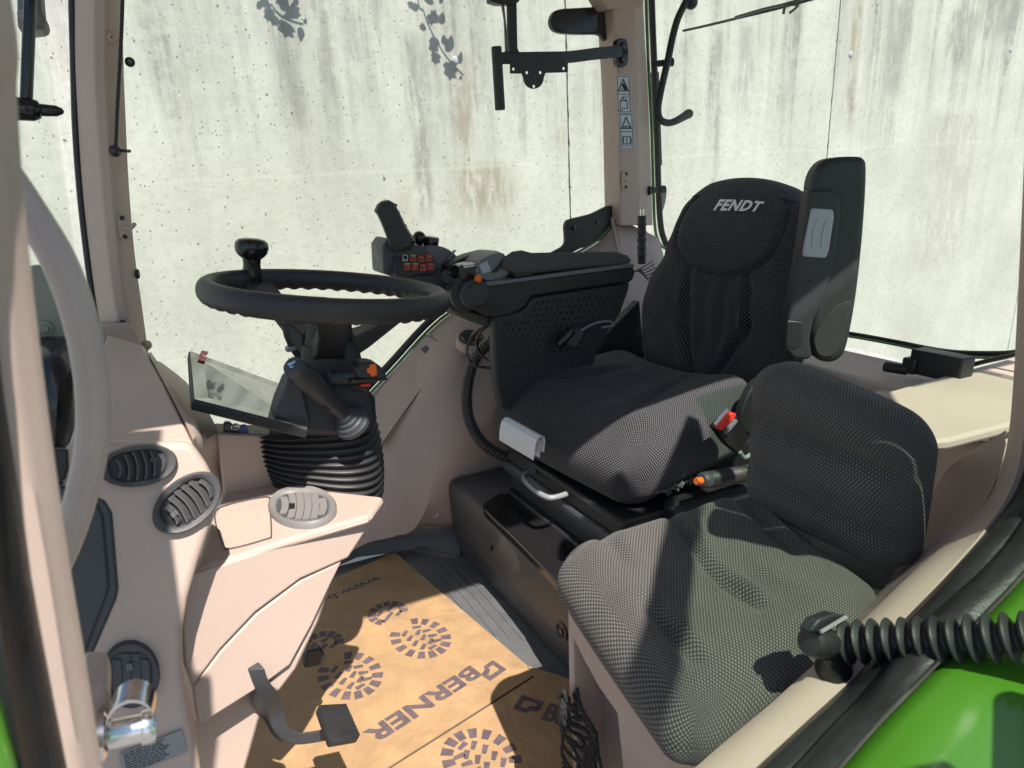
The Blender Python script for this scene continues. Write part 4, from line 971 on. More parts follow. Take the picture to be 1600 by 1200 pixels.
# inset cover on the cowl top
ip = [AZ(x, y, Tz+.0016) for x, y in ((336, 812), (345, 792), (415, 776), (421, 790), (424, 834), (416, 842), (360, 857), (348, 850))]
mb = MB(); mb.tube(cr(ip, 3, True), .0011, 6, closed=True); OB('inset_seam', mb, M['vent'], db)
# dark knee panel, ducts
mb = MB(); mb.prism([onA(x, y, .003) for x, y in ((60, 752), (140, 770), (165, 782), (176, 800), (186, 918), (183, 935), (140, 1035), (100, 1045), (60, 1045))], -PAN*.02); kp = OB('knee_panel', mb, M['mid'], db, bevel=.004)
mb = MB(); mb.tube([onA(x, y, .004) for x, y in ((100, 775), (130, 778), (150, 786), (160, 806), (170, 915), (164, 935), (128, 1030))], .0012, 6); OB('seam', mb, M['black'], kp)
mb = MB(); mb.prism([onA(x, y, .003) for x, y in ((80, 700), (105, 702), (106, 735), (96, 752), (80, 752))], -PAN*.02); OB('side_duct', mb, M['black'], db, bevel=.002)
def vent(name, cx, cy, a, b_, ang, P, N, slats, label, inner=.66, open_=True, tongue=None, mats=('vent', 'black'), sl_ang=90, sl_bend=4, inr=None):
    P, N = V(P), V(N).normalized(); th = math.radians(ang); ca, sa = math.cos(th), math.sin(th)
    def loc(u, v_, d=0): return AP(cx+u*a*ca-v_*b_*sa, cy+u*a*sa+v_*b_*ca, P, N)+N*d
    E = [(math.cos(t), math.sin(t)) for t in [2*math.pi*k/40 for k in range(40)]]
    if inr is None:
        def shape(t):
            c, s_ = math.cos(t), math.sin(t); k = (abs(c)**3.2+abs(s_)**2.2)**(-1/2.6); return c*k*inner*1.05, s_*k*inner
        Iu = [shape(2*math.pi*k/40) for k in range(40)]
    else: Iu = [(c*inr, s_*inr) for c, s_ in E]
    mb = MB(); mb.ring_loft([[loc(u, v_, -.004) for u, v_ in E], [loc(u*.995, v_*.995, .006) for u, v_ in E], [loc(u*.94, v_*.94, .0105) for u, v_ in E], [loc(u*1.06, v_*1.06, .0085) for u, v_ in Iu], [loc(u, v_, .006) for u, v_ in Iu], [loc(u*.97, v_*.97, .0008) for u, v_ in Iu]], caps=False)
    o = OB(name, mb, [M[mats[0]]], db, label=label)
    mb = MB(); mb.add([loc(u, v_, .0014 if open_ else .0045) for u, v_ in Iu], [tuple(range(40))]); OB('vent_backing', mb, M[mats[1]], o, smooth=False, recalc=False)  # flat disc on the panel; black paints the shaded recess of open vents
    du = (loc(.1, 0)-loc(-.1, 0)).normalized()
    for k in range(slats):
        q = (k+.5)/slats*2-1; uu = q*inner*.92; hv = inner*(1-abs(q)**2.6)**.5*.98
        p0 = [loc(uu+.05*math.cos(s_*1.57)*sl_bend/4, s_*hv, 0) for s_ in (-1, -.6, -.2, .2, .6, 1)]
        mb = MB()
        if open_: mb.shell([[p+N*.002+du*.007 for p in p0], [p+N*.0095 for p in p0]], du*.0016)
        else:
            hw = inner*.92/slats*.93; p1 = [loc(uu-hw+.05*math.cos(s_*1.57)*sl_bend/4, s_*hv*.96, .0062) for s_ in (-1, -.6, -.2, .2, .6, 1)]; p2 = [loc(uu+hw+.05*math.cos(s_*1.57)*sl_bend/4, s_*hv*.96, .0074) for s_ in (-1, -.6, -.2, .2, .6, 1)]
            mb.shell([p1, p2], -N*.002)
        OB('slat', mb, M[mats[0]], o)
    if tongue:
        for k in range(3):
            uu = tongue[0]+(k-1)*.06; mb = MB(); mb.tube([loc(uu, tongue[1]-.10, .0095), loc(uu, tongue[1]+.10, .0095)], .0011 if open_ else .0016, 6); OB('thumb_rib', mb, M[tongue[2]], o)
    return o
vent('oval_vent', 216, 727, 62, 33, -8, onA(216, 727, .001), PAN, 6, 'shaded dark oval vent nearest the windscreen', .70, True, (.42, -.18, 'vent'), sl_bend=6)
vent('oval_vent', 292, 785, 62, 38, -38, onA(292, 785, .001), PAN, 6, 'tilted oval vent half in sun with open slats', .70, True, (-.42, .02, 'grey'), sl_bend=6)
vent('oval_vent', 473, 796, 54, 31, 2, AZ(473, 796, Tz+.0005), (0, 0, 1), 6, 'pale oval vent facing up, sunlight painted into its grey', .72, False, (-.30, .1, 'black'), mats=('vent_sunlit', 'vent'), sl_bend=5)
vent('round_vent', 204, 1052, 46, 52, 0, onA(204, 1052, .001), PAN, 4, 'shut round vent in shade low on the end panel', .68, False, (-.02, -.28, 'grey'), mats=('mid', 'mid'), sl_bend=3)

# grab handle, striker and data plate by the near pillar
gh = T('grab_handle', 'bowed pale grey grab handle in front of the windscreen', 'grab handle', AY(130, 760, -.58))
pth = [(-10, 250), (20, 292), (55, 345), (88, 400), (116, 468), (135, 540), (145, 615), (144, 690), (131, 760), (108, 835), (80, 900)]
pts = cr([AY(x, y, -.585-.02*math.sin(i/10*3.14)) for i, (x, y) in enumerate(pth)], 5)
mb = MB(); mb.tube(pts, .0102, 14); OB('grip', mb, M['handle'], gh)
stk = T('door_striker', 'chromed steel door striker pin with looped plate on the near pillar', 'door striker', AY(200, 1130, -.63))
SY = -.64
mb = MB(); mb.prism(cr([AY(x, y, SY) for x, y in ((128, 1070), (160, 1070), (168, 1080), (172, 1110), (160, 1180), (128, 1300), (110, 1300))], 2), (0, .04, 0)); OB('mount', mb, M['beige_pillar'], stk, bevel=.003)
s0, s1 = AY(163, 1150, SY-.012), AY(243, 1132, SY-.012); sd = (s1-s0).normalized(); sl_ = (s1-s0).length
mb = MB(); mb.lathe([(.0165, -.004), (.0165, 0), (.0125, .0015), (.0105, .005), (.0100, sl_*.72), (.0120, sl_*.74), (.0122, sl_*.93), (.011, sl_), (.0045, sl_), (.004, sl_-.006), (0, sl_-.006)], s0, sd, 28); OB('pin', mb, M['steel'], stk)
lpts = [AY(x, y, SY-.012) for x, y in ((170, 1135), (170, 1112), (176, 1096), (190, 1083), (208, 1077), (226, 1080), (238, 1090), (241, 1106), (240, 1130))]
lp_ = cr(lpts, 4); mb = MB(); wv = V((.003, .012, .004)); mb.shell([[p-wv*.6 for p in lp_], [p+wv*.6 for p in lp_]], (.0, .0, -.0026)); OB('loop_plate', mb, M['steel'], stk, bevel=.0006)
DPo = onA(186, 1176, .004); DX_ = (onA(284, 1138, .004)-DPo).normalized(); DY_ = PAN.cross(DX_).normalized(); dl = (onA(284, 1138, .004)-DPo).length
dp = T('data_plate', 'small silver data label with fine print low on the end panel', 'label plate', DPo)
mb = MB(); mb.prism([DPo, DPo+DX_*dl, DPo+DX_*dl-DY_*dl*.42, DPo-DY_*dl*.42], -PAN*.0008); OB('face', mb, M['alu'], dp, smooth=False)
mb = MB(); random.seed(11)
for k in range(9):
    v0 = dl*(.03+.042*k); u = dl*.06
    while u < dl*.66:
        l_n = dl*random.uniform(.03, .12); mb.prism([DPo+DX_*u-DY_*v0+PAN*.0004, DPo+DX_*(u+l_n)-DY_*v0+PAN*.0004, DPo+DX_*(u+l_n)-DY_*(v0+dl*.018)+PAN*.0004, DPo+DX_*u-DY_*(v0+dl*.018)+PAN*.0004], -PAN*.0003); u += l_n+dl*.015
OB('print', mb, M['black_ink'], dp, smooth=False, kind='stuff')
# rubber duct behind the handle, bonnet and cover beyond the windscreen
hd = T('bonnet', 'glossy dark bonnet curve seen through the windscreen behind the grab handle', 'bonnet', AY(85, 640, .3))
mb = MB(); rows = []
for (y, l, r_, yy) in ((528, 40, 132, .50), (545, 40, 132, .42), (575, 40, 128, .36), (620, 40, 124, .33), (670, 40, 118, .33), (740, 40, 108, .36), (800, 30, 100, .40)):
    rows.append([AY(lerp(l, r_, t), y, yy+.05*(2*t-1)**2) for t in (0, .2, .4, .6, .8, 1)])
mb.shell(rows, (0, .03, -.0)); OB('panel', mb, M['hood'], hd)
cvr = T('wiper_motor_cover', 'olive grey rounded cover with one screw outside the windscreen', 'cover', AY(75, 500, .5))
mb = MB(); mb.prism(cr([AY(x, y, .52) for x, y in ((40, 418), (62, 416), (82, 428), (98, 446), (108, 475), (113, 505), (116, 545), (40, 545))], 3), (0, .04, 0)); OB('shell', mb, M['cover'], cvr, bevel=.01, seg=3)
mb = MB(); mb.lathe([(.016, 0), (.015, .004), (.009, .005), (.007, .009), (0, .009)], AY(70, 513, .52), (0, -1, 0), 18); OB('screw', mb, M['cover'], cvr)
wp = T('front_wiper', 'black windscreen wiper arm with pivot at the upper left corner', 'wiper', AY(40, 170, .2))
mb = MB(); mb.tube([AY(52, -60, .22), AY(47, 0, .21), AY(44, 80, .20), AY(41, 160, .20)], [.0085]*4, 10); OB('arm', mb, M['gloss'], wp)
mb = MB(); a = AY(10, 169, .19); b_ = AY(64, 172, .19); d = (b_-a).normalized(); L_ = (b_-a).length; mb.lathe([(.017, 0), (.0165, L_*.75), (.013, L_*.95), (.009, L_), (.008, L_+.02), (.004, L_+.028), (0, L_+.03)], a, d, 18); OB('pivot', mb, M['gloss'], wp)
mr_ = T('work_light', 'grey work light bracket beyond the windscreen at the upper left', 'work light', AY(48, 30, .45))
mb = MB(); mb.prism([AY(x, y, .45) for x, y in ((26, -30), (62, -30), (66, 18), (72, 26), (72, 44), (56, 46), (28, 48), (26, 30))], (0, .08, 0)); OB('housing', mb, M['grey'], mr_, bevel=.008)
mb = MB(); mb.lathe([(.010, 0), (.010, .006), (0, .006)], AY(38, 25, .448), (0, -1, 0), 14); OB('bolt', mb, M['alu'], mr_)

# ------------------------------------------------------------------ steering wheel and column
SC = AY(514, 458, 0); e1 = (RR-V((0, 0, .085))).normalized(); e2 = HH-V((0, 0, .03)); e2 = (e2-e1*e2.dot(e1)).normalized(); en = e1.cross(e2); en = en if en.z > 0 else -en
sw = T('steering_wheel', 'black three spoke steering wheel with rippled rim and spinner knob', 'steering wheel', SC)
Rw, Ra = .185, .0168
rings = []
for k in range(192):
    t = 2*math.pi*k/192; rad = e1*math.cos(t)+e2*math.sin(t); ring = []
    seg = abs(((math.degrees(t)-268) % 360+180) % 360-180) < 17
    for j in range(20):
        f = 2*math.pi*j/20; cx, cz = math.cos(f), math.sin(f)
        rip = 0 if seg else .0020*math.sin(44*t)*max(0, -cz*.9-cx*.35)
        rr = Ra*(1+.04*abs(cz)) + rip + (.0006 if seg else 0)
        ring.append(SC+rad*(Rw+cx*rr*.92)+en*(cz*rr*1.06))
    rings.append(ring)
mb = MB(); mb.ring_loft(rings, False, True); OB('rim', mb, M['dark'], sw)
HC = SC-en*.088+e2*.005
for deg in (36, 150, 287):
    t = math.radians(deg); rad = e1*math.cos(t)+e2*math.sin(t); tan = -e1*math.sin(t)+e2*math.cos(t)
    mb = MB(); rings = []
    for q, r_, dz, wd, th in ((0, .030, -.086, .030, .024), (.25, .065, -.072, .024, .020), (.6, .120, -.040, .022, .013), (.85, .156, -.014, .028, .010), (1, .178, -.002, .034, .008)):
        c = SC+rad*r_+en*dz; rings.append([c+tan*wd+en*th*.6, c-tan*wd+en*th*.6, c-tan*wd*.9-en*th, c+tan*wd*.9-en*th])
    mb.ring_loft(rings); OB('spoke', mb, M['dark'], sw, bevel=.004)
mb = MB(); mb.lathe([(.030, .074), (.037, .068), (.040, .03), (.042, -.01), (.046, -.03), (.047, -.045)], HC-en*.03, en, 32); OB('hub', mb, M['dark'], sw)
mb = MB(); mb.lathe([(.0001, .004), (.018, .004), (.026, .001), (.028, -.004)], HC+en*.043, en, 28); OB('hub_film', mb, M['alu'], sw)
t = math.radians(152); kc = SC+(e1*math.cos(t)+e2*math.sin(t))*(Rw-.006)+en*.012
mb = MB(); mb.lathe([(.017, -.02), (.0165, .0), (.0145, .015), (.0155, .025), (.022, .030), (.0265, .036), (.0285, .044), (.0275, .053), (.022, .0585), (.012, .061), (0, .0615)], kc, en, 28); OB('spinner_knob', mb, M['gloss'], sw)
sc_ = T('steering_column', 'black steering column with pleated rubber boot and control stalks', 'steering column', AZ(510, 760, .51))
ca, cb_ = AY(516, 552, 0), AY(528, 640, 0); cax = (ca-cb_).normalized()
mb = MB(); L_ = (ca-cb_).length
mb.lathe([(.056, -.02), (.056, L_*.45), (.0545, L_*.46), (.0545, L_*.5), (.052, L_*.52), (.050, L_*.9), (.047, L_*1.05), (.042, L_*1.2)], cb_, cax, 32); OB('upper_shroud', mb, M['dark'], sc_)
mb = MB(); P0 = [(455, 598), (480, 585), (545, 600), (575, 608), (586, 622), (588, 662), (575, 676), (520, 682), (478, 680), (452, 664), (440, 640)]
mb.ring_loft([[AY(x, y, -.075) for x, y in [(lerp(515, a, .86), lerp(645, b_, .9)) for a, b_ in P0]], [AY(x, y, -.058) for x, y in P0], [AY(x, y, .07) for x, y in P0]]); OB('lower_shroud', mb, M['dark'], sc_, bevel=.006, seg=3)
mb = MB(); mb.prism([AY(x, y, -.085) for x, y in ((452, 592), (472, 602), (486, 660), (482, 668), (430, 652), (436, 630))], (0, .05, 0)); OB('shroud_wedge', mb, M['mid'], sc_, bevel=.004)
# pleated boot
tc_, bc_ = AY(496, 664, .022), AY(515, 756, .022)
rings = []; NF = 10; NR = NF*8
for i in range(NR+1):
    v_ = i/NR; rip = .0042*(abs(math.cos(math.pi*NF*v_))**1.3*2-1); ring = []
    for j in range(64):
        t = 2*math.pi*j/64; u = math.copysign(abs(math.cos(t))**.72, math.cos(t)); w_ = math.copysign(abs(math.sin(t))**.75, math.sin(t))
        a_ = .098-.008*v_+.006*math.sin(math.pi*v_); b_ = .066+.012*v_
        c = tc_.lerp(bc_, v_)
        p = c+RR*(u*(a_+rip))+HH*(w_*(b_+rip))
        ring.append(p+V((0, 0, 1))*(-.026*v_*u+.006*(1-v_)*u))
    rings.append(ring)
mb = MB(); mb.ring_loft(rings, True, False); OB('pleated_boot', mb, M['rubber'], sc_, soft=True)
# stalks
def stalk(name, pts, yy, rad, m, label=None):
    mb = MB(); P = [AY(q_[0], q_[1], q_[2] if len(q_) > 2 else yy) for q_ in pts]; mb.tube(cr(P, 4), [lerp(rad[int(i/4)], rad[min(int(i/4)+1, len(rad)-1)], (i % 4)/4) for i in range(len(cr(P, 4)))], 16); return OB(name, mb, m, sc_, label=label)
hs = stalk('horn_stalk', [(459, 573, -.150), (478, 590, -.137), (506, 617, -.115), (530, 640, -.098), (545, 657, -.085)], 0, [.0150, .0185, .0165, .0125, .012], M['dark'])
ax = (AY(459, 573, -.150)-AY(478, 590, -.137)).normalized(); hc = AY(459, 573, -.150)
mb = MB(); mb.lathe([(.0155, -.010), (.0158, .0), (.0140, .0045), (0, .006)], hc, ax, 24); hb = OB('horn_button', mb, M['mid'], hs)
fx = V((1, 0, 0)); hn = (CAM-hc).normalized(); hx = (RR-hn*RR.dot(hn)).normalized(); hy = hn.cross(hx)
M['icon'] = mat('pale_blue_print', (.35, .55, .8), .5)
hface = hc+ax*.0060
hx = (RR-ax*RR.dot(ax)).normalized(); hy = ax.cross(hx); hy = hy if hy.z > 0 else -hy
mb = MB()
for poly in (((-.008, .001), (-.008, .004), (-.002, .0035), (.006, .0075), (.0075, .004), (.001, -.0005), (-.003, -.0015)), ((-.004, -.002), (-.001, -.002), (.003, -.0055), (.005, -.003), (.006, -.004), (.003, -.008), (-.001, -.006))):
    mb.prism([hface+hx*a*.8+hy*b_*.8+ax*.0004 for a, b_ in poly], -ax*.0006)
OB('horn_symbol', mb, M['icon'], hs, smooth=False)
for k in range(10):
    t = k/9; c = AY(lerp(497, 522, t*.0)+8, lerp(604, 628, 0)+8, -.115); an = k/10*2*math.pi; u_, v_, n_ = frame(ax); cc = AY(512, 623, -.111)+(u_*math.cos(an)+v_*math.sin(an))*.0155
    mb = MB(); mb.box(cc, (.0022, .0022, .022), Matrix((u_, v_, n_)).transposed()); OB('grip_rib', mb, M['dark'], hs)
mb = MB(); bb = AY(546, 657, -.086); ux = (AY(520, 630, -.105)-bb).normalized()
mb.lathe([(.030, -.012), (.030, -.004), (.026, .0), (.0255, .004), (.021, .006), (.0205, .011), (.016, .013), (.0155, .019), (.012, .022)], bb, ux, 26); OB('stalk_gaiter', mb, M['mid'], sc_)
rs = stalk('shuttle_lever', [(515, 592), (545, 588), (566, 583), (590, 585)], -.10, [.012, .0125, .016, .013], M['dark'])
mb = MB(); mb.prism(cr([AY(x, y, -.122) for x, y in ((556, 580), (562, 570), (575, 566), (590, 569), (601, 580), (604, 592), (590, 594), (560, 592))], 2, True), (0, .035, 0)); OB('lever_head', mb, M['dark'], rs, bevel=.004)
mb = MB(); mb.prism([AY(x, y, -.124) for x, y in ((548, 594), (606, 591), (606, 594), (580, 597), (548, 600))], (0, .04, 0)); OB('lever_guard', mb, M['black'], rs, bevel=.001)
mb = MB(); mb.prism([AY(x, y, -.126) for x, y in ((578, 570), (588, 569), (590, 586), (581, 589), (579, 584), (574, 583), (574, 576), (578, 575))], (0, .012, 0)); OB('lever_switch', mb, M['orange'], rs, bevel=.0015)
mb = MB(); mb.prism([AY(x, y, -.118) for x, y in ((566, 600), (580, 599), (578, 604), (562, 604))], (0, .02, 0)); OB('red_tab', mb, M['red'], rs, bevel=.001)
ws = stalk('wiper_stalk', [(452, 505), (457, 522), (464, 540), (474, 560), (480, 575)], .06, [.013, .015, .014, .011, .010], M['dark'])
mb = MB(); a = AY(459, 540, .058); ux = (AY(474, 560, .06)-AY(457, 522, .06)).normalized(); mb.lathe([(.0152, -.002), (.0158, 0), (.0158, .003), (.0152, .005)], a, ux, 20); OB('stalk_ring', mb, M['alu'], ws)
# column display
dy = T('dash_display', 'flat glossy display reflecting the wall beside the steering column', 'display', AY(390, 640, -.05))
q = [AY(304, 624, -.05), AY(480, 669, -.11), AY(464, 610, .10), AY(297, 549, .17)]
dn_ = (q[1]-q[0]).cross(q[3]-q[0]).normalized(); dn_ = dn_ if dn_.z > 0 else -dn_
cq = sum(q, V())/4
mb = MB(); mb.prism([p+(p-cq).normalized()*.004 for p in q], -dn_*.017); OB('housing', mb, M['black'], dy, bevel=.003, seg=3)
mb = MB(); mb.prism([p+dn_*.0008 for p in q], -dn_*.002); OB('screen', mb, M['screen'], dy, smooth=False)
for a, b_ in (((312, 552), (326, 560)), ((309, 561), (323, 569))):
    P = [AP(x, y, q[0]+dn_*.0012, dn_) for x, y in ((a[0]+3, a[1]-4), (b_[0], a[1]-2), (b_[0]-3, a[1]+4), (a[0], a[1]+2))]
    mb = MB(); mb.prism(P, dn_*.0008); OB('red_sticker', mb, M['red'], dy, smooth=False)
# keys
ky = T('keys', 'bunch of black keys with blue tag behind the display', 'keys', AY(372, 672, .04))
mb = MB(); mb.prism(cr([AY(x, y, .03) for x, y in ((350, 666), (352, 661), (359, 660), (364, 664), (366, 670), (372, 668), (376, 674), (374, 680), (352, 680))], 2, True), (0, .012, 0)); OB('fob', mb, M['gloss'], ky, bevel=.002)
mb = MB(); mb.prism(cr([AY(x, y, .028) for x, y in ((373, 672), (378, 665), (384, 664), (388, 672), (388, 680), (374, 680))], 2, True), (0, .006, 0)); OB('tag', mb, M['blue'], ky, bevel=.001)
mb = MB(); mb.tube(cr([AY(368+6*math.cos(t), 667+5*math.sin(t), .026) for t in [k*.785 for k in range(8)]], 3, True), .0012, 6, closed=True); OB('ring', mb, M['steel'], ky)
# pedals
pe = T('brake_pedal', 'brake pedal with studded black pad on a bent dark arm', 'pedal', AY(520, 1140, -.2))
py_ = -.235
mb = MB(); pa = cr([AY(x, y, py_+.03*(i > 1)) for i, (x, y) in enumerate(((396, 1040), (408, 1075), (424, 1115), (440, 1143), (465, 1154), (522, 1146)))], 5)
mb.tube(pa, .0215, 4, flat=.42, up=(.3, -.5, .8)); OB('arm', mb, M['mid'], pe, bevel=.002)
pq = [AY(x, y, yy_) for x, y, yy_ in ((497, 1101, py_+.025), (541, 1099, py_+.025), (564, 1150, py_-.035), (517, 1158, py_-.035))]; pn = (pq[1]-pq[0]).cross(pq[3]-pq[0]).normalized(); pn = pn if pn.z > 0 else -pn
mb = MB(); mb.prism(pq, -pn*.018); pad = OB('pad', mb, M['rubber'], pe, bevel=.004)
mb = MB()
for i in range(8):
    for j in range(9):
        p = pq[0].lerp(pq[1], (i+.6)/8.2).lerp(pq[3].lerp(pq[2], (i+.6)/8.2), (j+.6)/9.2); s_ = .0032
        u_ = (pq[1]-pq[0]).normalized()*s_; v_ = pn.cross(u_)
        mb.add([p-u_-v_, p+u_-v_, p+u_+v_, p-u_+v_, p+pn*.0048], [(0, 1, 4), (1, 2, 4), (2, 3, 4), (3, 0, 4)])
OB('stud', mb, M['rubber'], pad, smooth=False, kind='stuff')
p2_ = T('clutch_pedal', 'small dark pedal pad half hidden behind the cowl edge', 'pedal', AY(490, 1015, -.1))
mb = MB(); mb.prism([AY(x, y, -.06) for x, y in ((478, 1018), (502, 1012), (512, 1030), (505, 1040), (476, 1045))], (0, .03, -.012)); OB('pad', mb, M['dark'], p2_, bevel=.004)
mb = MB(); mb.tube([AY(480, 1000, -.03), AY(490, 970, .0), AY(494, 950, .02)], .007, 8); OB('arm', mb, M['dark'], p2_)
# ------------------------------------------------------------------ printed cardboard on the floor
ZC = .006
def sheet(name, label, px, z, u_):
    t = T(name, label, 'cardboard mat', AZ(*px[0], z), 'printed cardboard floor mats')
    mb = MB(); mb.prism([AZ(x, y, z) if not isinstance(x, V) else x for x, y in px], (0, 0, -.003)); OB('card', mb, M['card'], t, smooth=False); return t
c1 = sheet('cardboard_mat', 'brown cardboard floor mat with inverted lettering beneath the brake pedal', [(617, 863), (838, 1052), (720, 1127), (600, 1203), (430, 1310), (330, 1290), (400, 1080), (520, 904)], ZC, None)
c2 = sheet('cardboard_mat', 'second brown cardboard mat nearest the door with upright lettering by the net', [(824, 1040), (895, 1062), (960, 1115), (940, 1400), (420, 1400), (470, 1290), (600, 1207), (722, 1130), (836, 1057)], ZC+.0035, None)
def dirs(z, a, b_):
    d = (AZ(*b_, z)-AZ(*a, z)); d.z = 0; d.normalize(); return d
ZP = ZC+.0004
xd = dirs(ZC, (713, 1064), (575, 1156)); yd = V((-xd.y, xd.x, 0))
def fit_text(name, body, a, b_, z, hgt, weight, parent, m, up):
    """letters running from pixel a to pixel b on the floor"""
    A_, B_ = AZ(*a, z), AZ(*b_, z); x_ = (B_-A_); ln = x_.length; x_.normalize(); y_ = V((-x_.y, x_.x, 0))
    me = text_mesh(body, 1.0, weight); wd = max(v_.co.x for v_ in me.vertices)-min(v_.co.x for v_ in me.vertices); x0_ = min(v_.co.x for v_ in me.vertices); ht = max(v_.co.y for v_ in me.vertices)
    mb = MB(); mb.add([A_+x_*((v_.co.x-x0_)/wd*ln)+y_*(v_.co.y/ht*hgt) for v_ in me.vertices], [tuple(p.vertices) for p in me.polygons]); bpy.data.meshes.remove(me)
    return OB(name, mb, m, parent, smooth=False, recalc=False)
fit_text('lettering', 'BERNER', (735, 1040), (566, 1146), ZP, .040, .035, c1, M['ink'], 1)
fit_text('web_address', 'www.berner', (590, 900), (440, 960), ZP, .026, .012, c1, M['ink'], 1)
def logo(px, py, z, xd, s_, parent):
    o = AZ(px, py, z); yd = V((-xd.y, xd.x, 0)); f = lambda a, b_: o+xd*a*s_+yd*b_*s_
    mb = MB()
    for P in (((-.5, -.35), (-.5, .5), (-.28, .5), (-.28, -.13), (.2, -.13), (.05, -.35)), ((-.5, .5), (.5, .5), (.5, .28), (-.28, .28)), ((.5, .5), (.5, -.05), (.28, -.12), (.28, .3)), ((-.02, -.13), (.28, -.12), (.5, -.05), (.22, .14), (.02, .02))):
        mb.add([f(a, b_) for a, b_ in P], [tuple(range(len(P)))])
    # separate tiny heights so the strips never share a plane
    k = 0
    for i in range(len(mb.f)):
        for vi in mb.f[i]: mb.v[vi].z += .00012*i
    return OB('emblem', mb, M['ink'], parent, smooth=False, recalc=False)
logo(766, 1046, ZP, xd, .050, c1)
x2 = dirs(ZC, (840, 1112), (888, 1128))
logo(825, 1104, ZP+.0036, x2, .050, c2)
fit_text('lettering', 'BERNER', (846, 1122), (985, 1170), ZP+.0036, .046, .035, c2, M['ink'], 1)
def boot(px, py, z, ang, sc, parent, heel=None):
    o = AZ(px, py, z); c, s_ = math.cos(ang), math.sin(ang)
    def f(a, b_): return o+V((a*c-b_*s_, a*s_+b_*c, 0))*sc
    mb = MB()
    def block(cx, cy, l, w_, r_, tp=1.0):
        cr_, sr = math.cos(r_), math.sin(r_); q = []
        for a, b_ in ((-1, -1), (1, -1), (1, 1), (-1, 1)):
            k = tp if a > 0 else 1
            q.append(f(cx+a*l*cr_-b_*w_*k*sr, cy+a*l*sr+b_*w_*k*cr_))
        mb.add(q, [(0, 1, 2, 3)])
    n = 15
    for k in range(n):
        t = 2*math.pi*(k+.5)/n
        if abs(((t-math.pi/2)+math.pi) % (2*math.pi)-math.pi) < .32: continue
        ex, ey = .78*math.cos(t), 1.0*math.sin(t); block(ex, ey, .17, .10, t, 1.35)
    for k, (a, b_, r_) in enumerate(((-.25, .55, .5), (.25, .55, -.5), (-.28, .22, .5), (.12, .28, .6), (.38, .15, -.4), (-.3, -.12, .5), (.08, -.06, .6), (.36, -.2, -.5), (-.22, -.45, .5), (.14, -.40, .6), (-.02, -.68, 0), (.3, -.52, -.4))):
        block(a, b_, .15, .085, r_, .7)
    if heel:
        hy = 1.95; sole, mb = mb, MB(); mb2 = mb
        for k in range(9):
            t = math.pi*(-.15+1.3*k/8); block(.58*math.cos(t), hy+.55*math.sin(t), .15, .10, t, 1.3)
        for a, b_ in ((-.25, hy+.15), (.2, hy+.15), (0, hy-.15), (-.3, hy-.3), (.28, hy-.3)): block(a, b_, .16, .08, .4, .8)
        mb = sole
        OB('heel_print', mb2, M['ink'], parent, smooth=False, recalc=False)
    return OB('boot_print', mb, M['ink'], parent, smooth=False, recalc=False)
v1 = AZ(600, 953, ZP)-AZ(657, 996, ZP); a1 = math.atan2(v1.y, v1.x)-math.pi/2
boot(657, 996, ZP, a1, .068, c1, 1); boot(547, 1054, ZP, a1-.05, .068, c1, 1)
boot(752, 1185, ZP+.0036, a1+math.pi+.15, .068, c2, None)

# ------------------------------------------------------------------ right-hand control console
cn = T('armrest_console', 'dark armrest console with dimpled side panel right of the driver seat', 'armrest console', (.65, .33, .3))
Y0 = .275
pol = [(770, 500), (776, 492), (812, 487), (822, 480), (832, 464), (985, 441), (983, 452), (970, 490), (952, 515), (930, 560), (915, 640), (784, 640), (775, 600)]
mb = MB(); mb.prism([AY(x, y, Y0) for x, y in pol], (0, .03, 0)); dpnl = OB('side_panel', mb, M['dark'], cn, bevel=.006, seg=3)
mb = MB(); o = AY(780, 495, Y0); 
from mathutils.geometry import intersect_point_line
def inside(p, poly):
    x, y = p; r_ = False; j = len(poly)-1
    for i in range(len(poly)):
        if ((poly[i][1] > y) != (poly[j][1] > y)) and x < (poly[j][0]-poly[i][0])*(y-poly[i][1])/(poly[j][1]-poly[i][1])+poly[i][0]: r_ = not r_
        j = i
    return r_
ipol = [(783, 507), (818, 496), (836, 473), (975, 451), (972, 462), (958, 492), (935, 525), (915, 560), (870, 572), (785, 590)]
u = 0
for i in range(24):
    for j in range(14):
        px = 784+i*9.2+(j % 2)*4.6; py = 452+j*9.6-(i*.9)+8
        if not inside((px, py), ipol): continue
        c = AY(px, py, Y0); r_ = .0060
        mb.add([c+V((-r_, 0, 0)), c+V((0, 0, -r_)), c+V((r_, 0, 0)), c+V((0, 0, r_)), c+V((0, -.0060, .0015))], [(0, 1, 4), (1, 2, 4), (2, 3, 4), (3, 0, 4)])
OB('dimple', mb, M['dark'], dpnl, smooth=False, kind='stuff')
mb = MB(); mb.prism([AY(x, y, .262) for x, y in ((733, 462), (758, 446), (990, 417), (994, 424), (990, 436), (985, 441), (832, 464), (822, 480), (800, 492), (770, 498), (748, 488))], (0, .14, 0)); OB('upper_body', mb, M['black'], cn, bevel=.006, seg=3)
mb = MB(); mb.prism([AY(x, y, .258) for x, y in ((757, 441), (800, 436), (985, 411), (992, 413), (991, 418), (760, 448))], (0, .15, 0)); OB('tray_rim', mb, M['grey'], cn, bevel=.003)
pp = [(782, 418), (787, 402), (800, 393), (815, 391), (830, 395), (960, 393), (980, 399), (988, 408), (975, 413), (900, 420), (812, 430), (800, 427)]
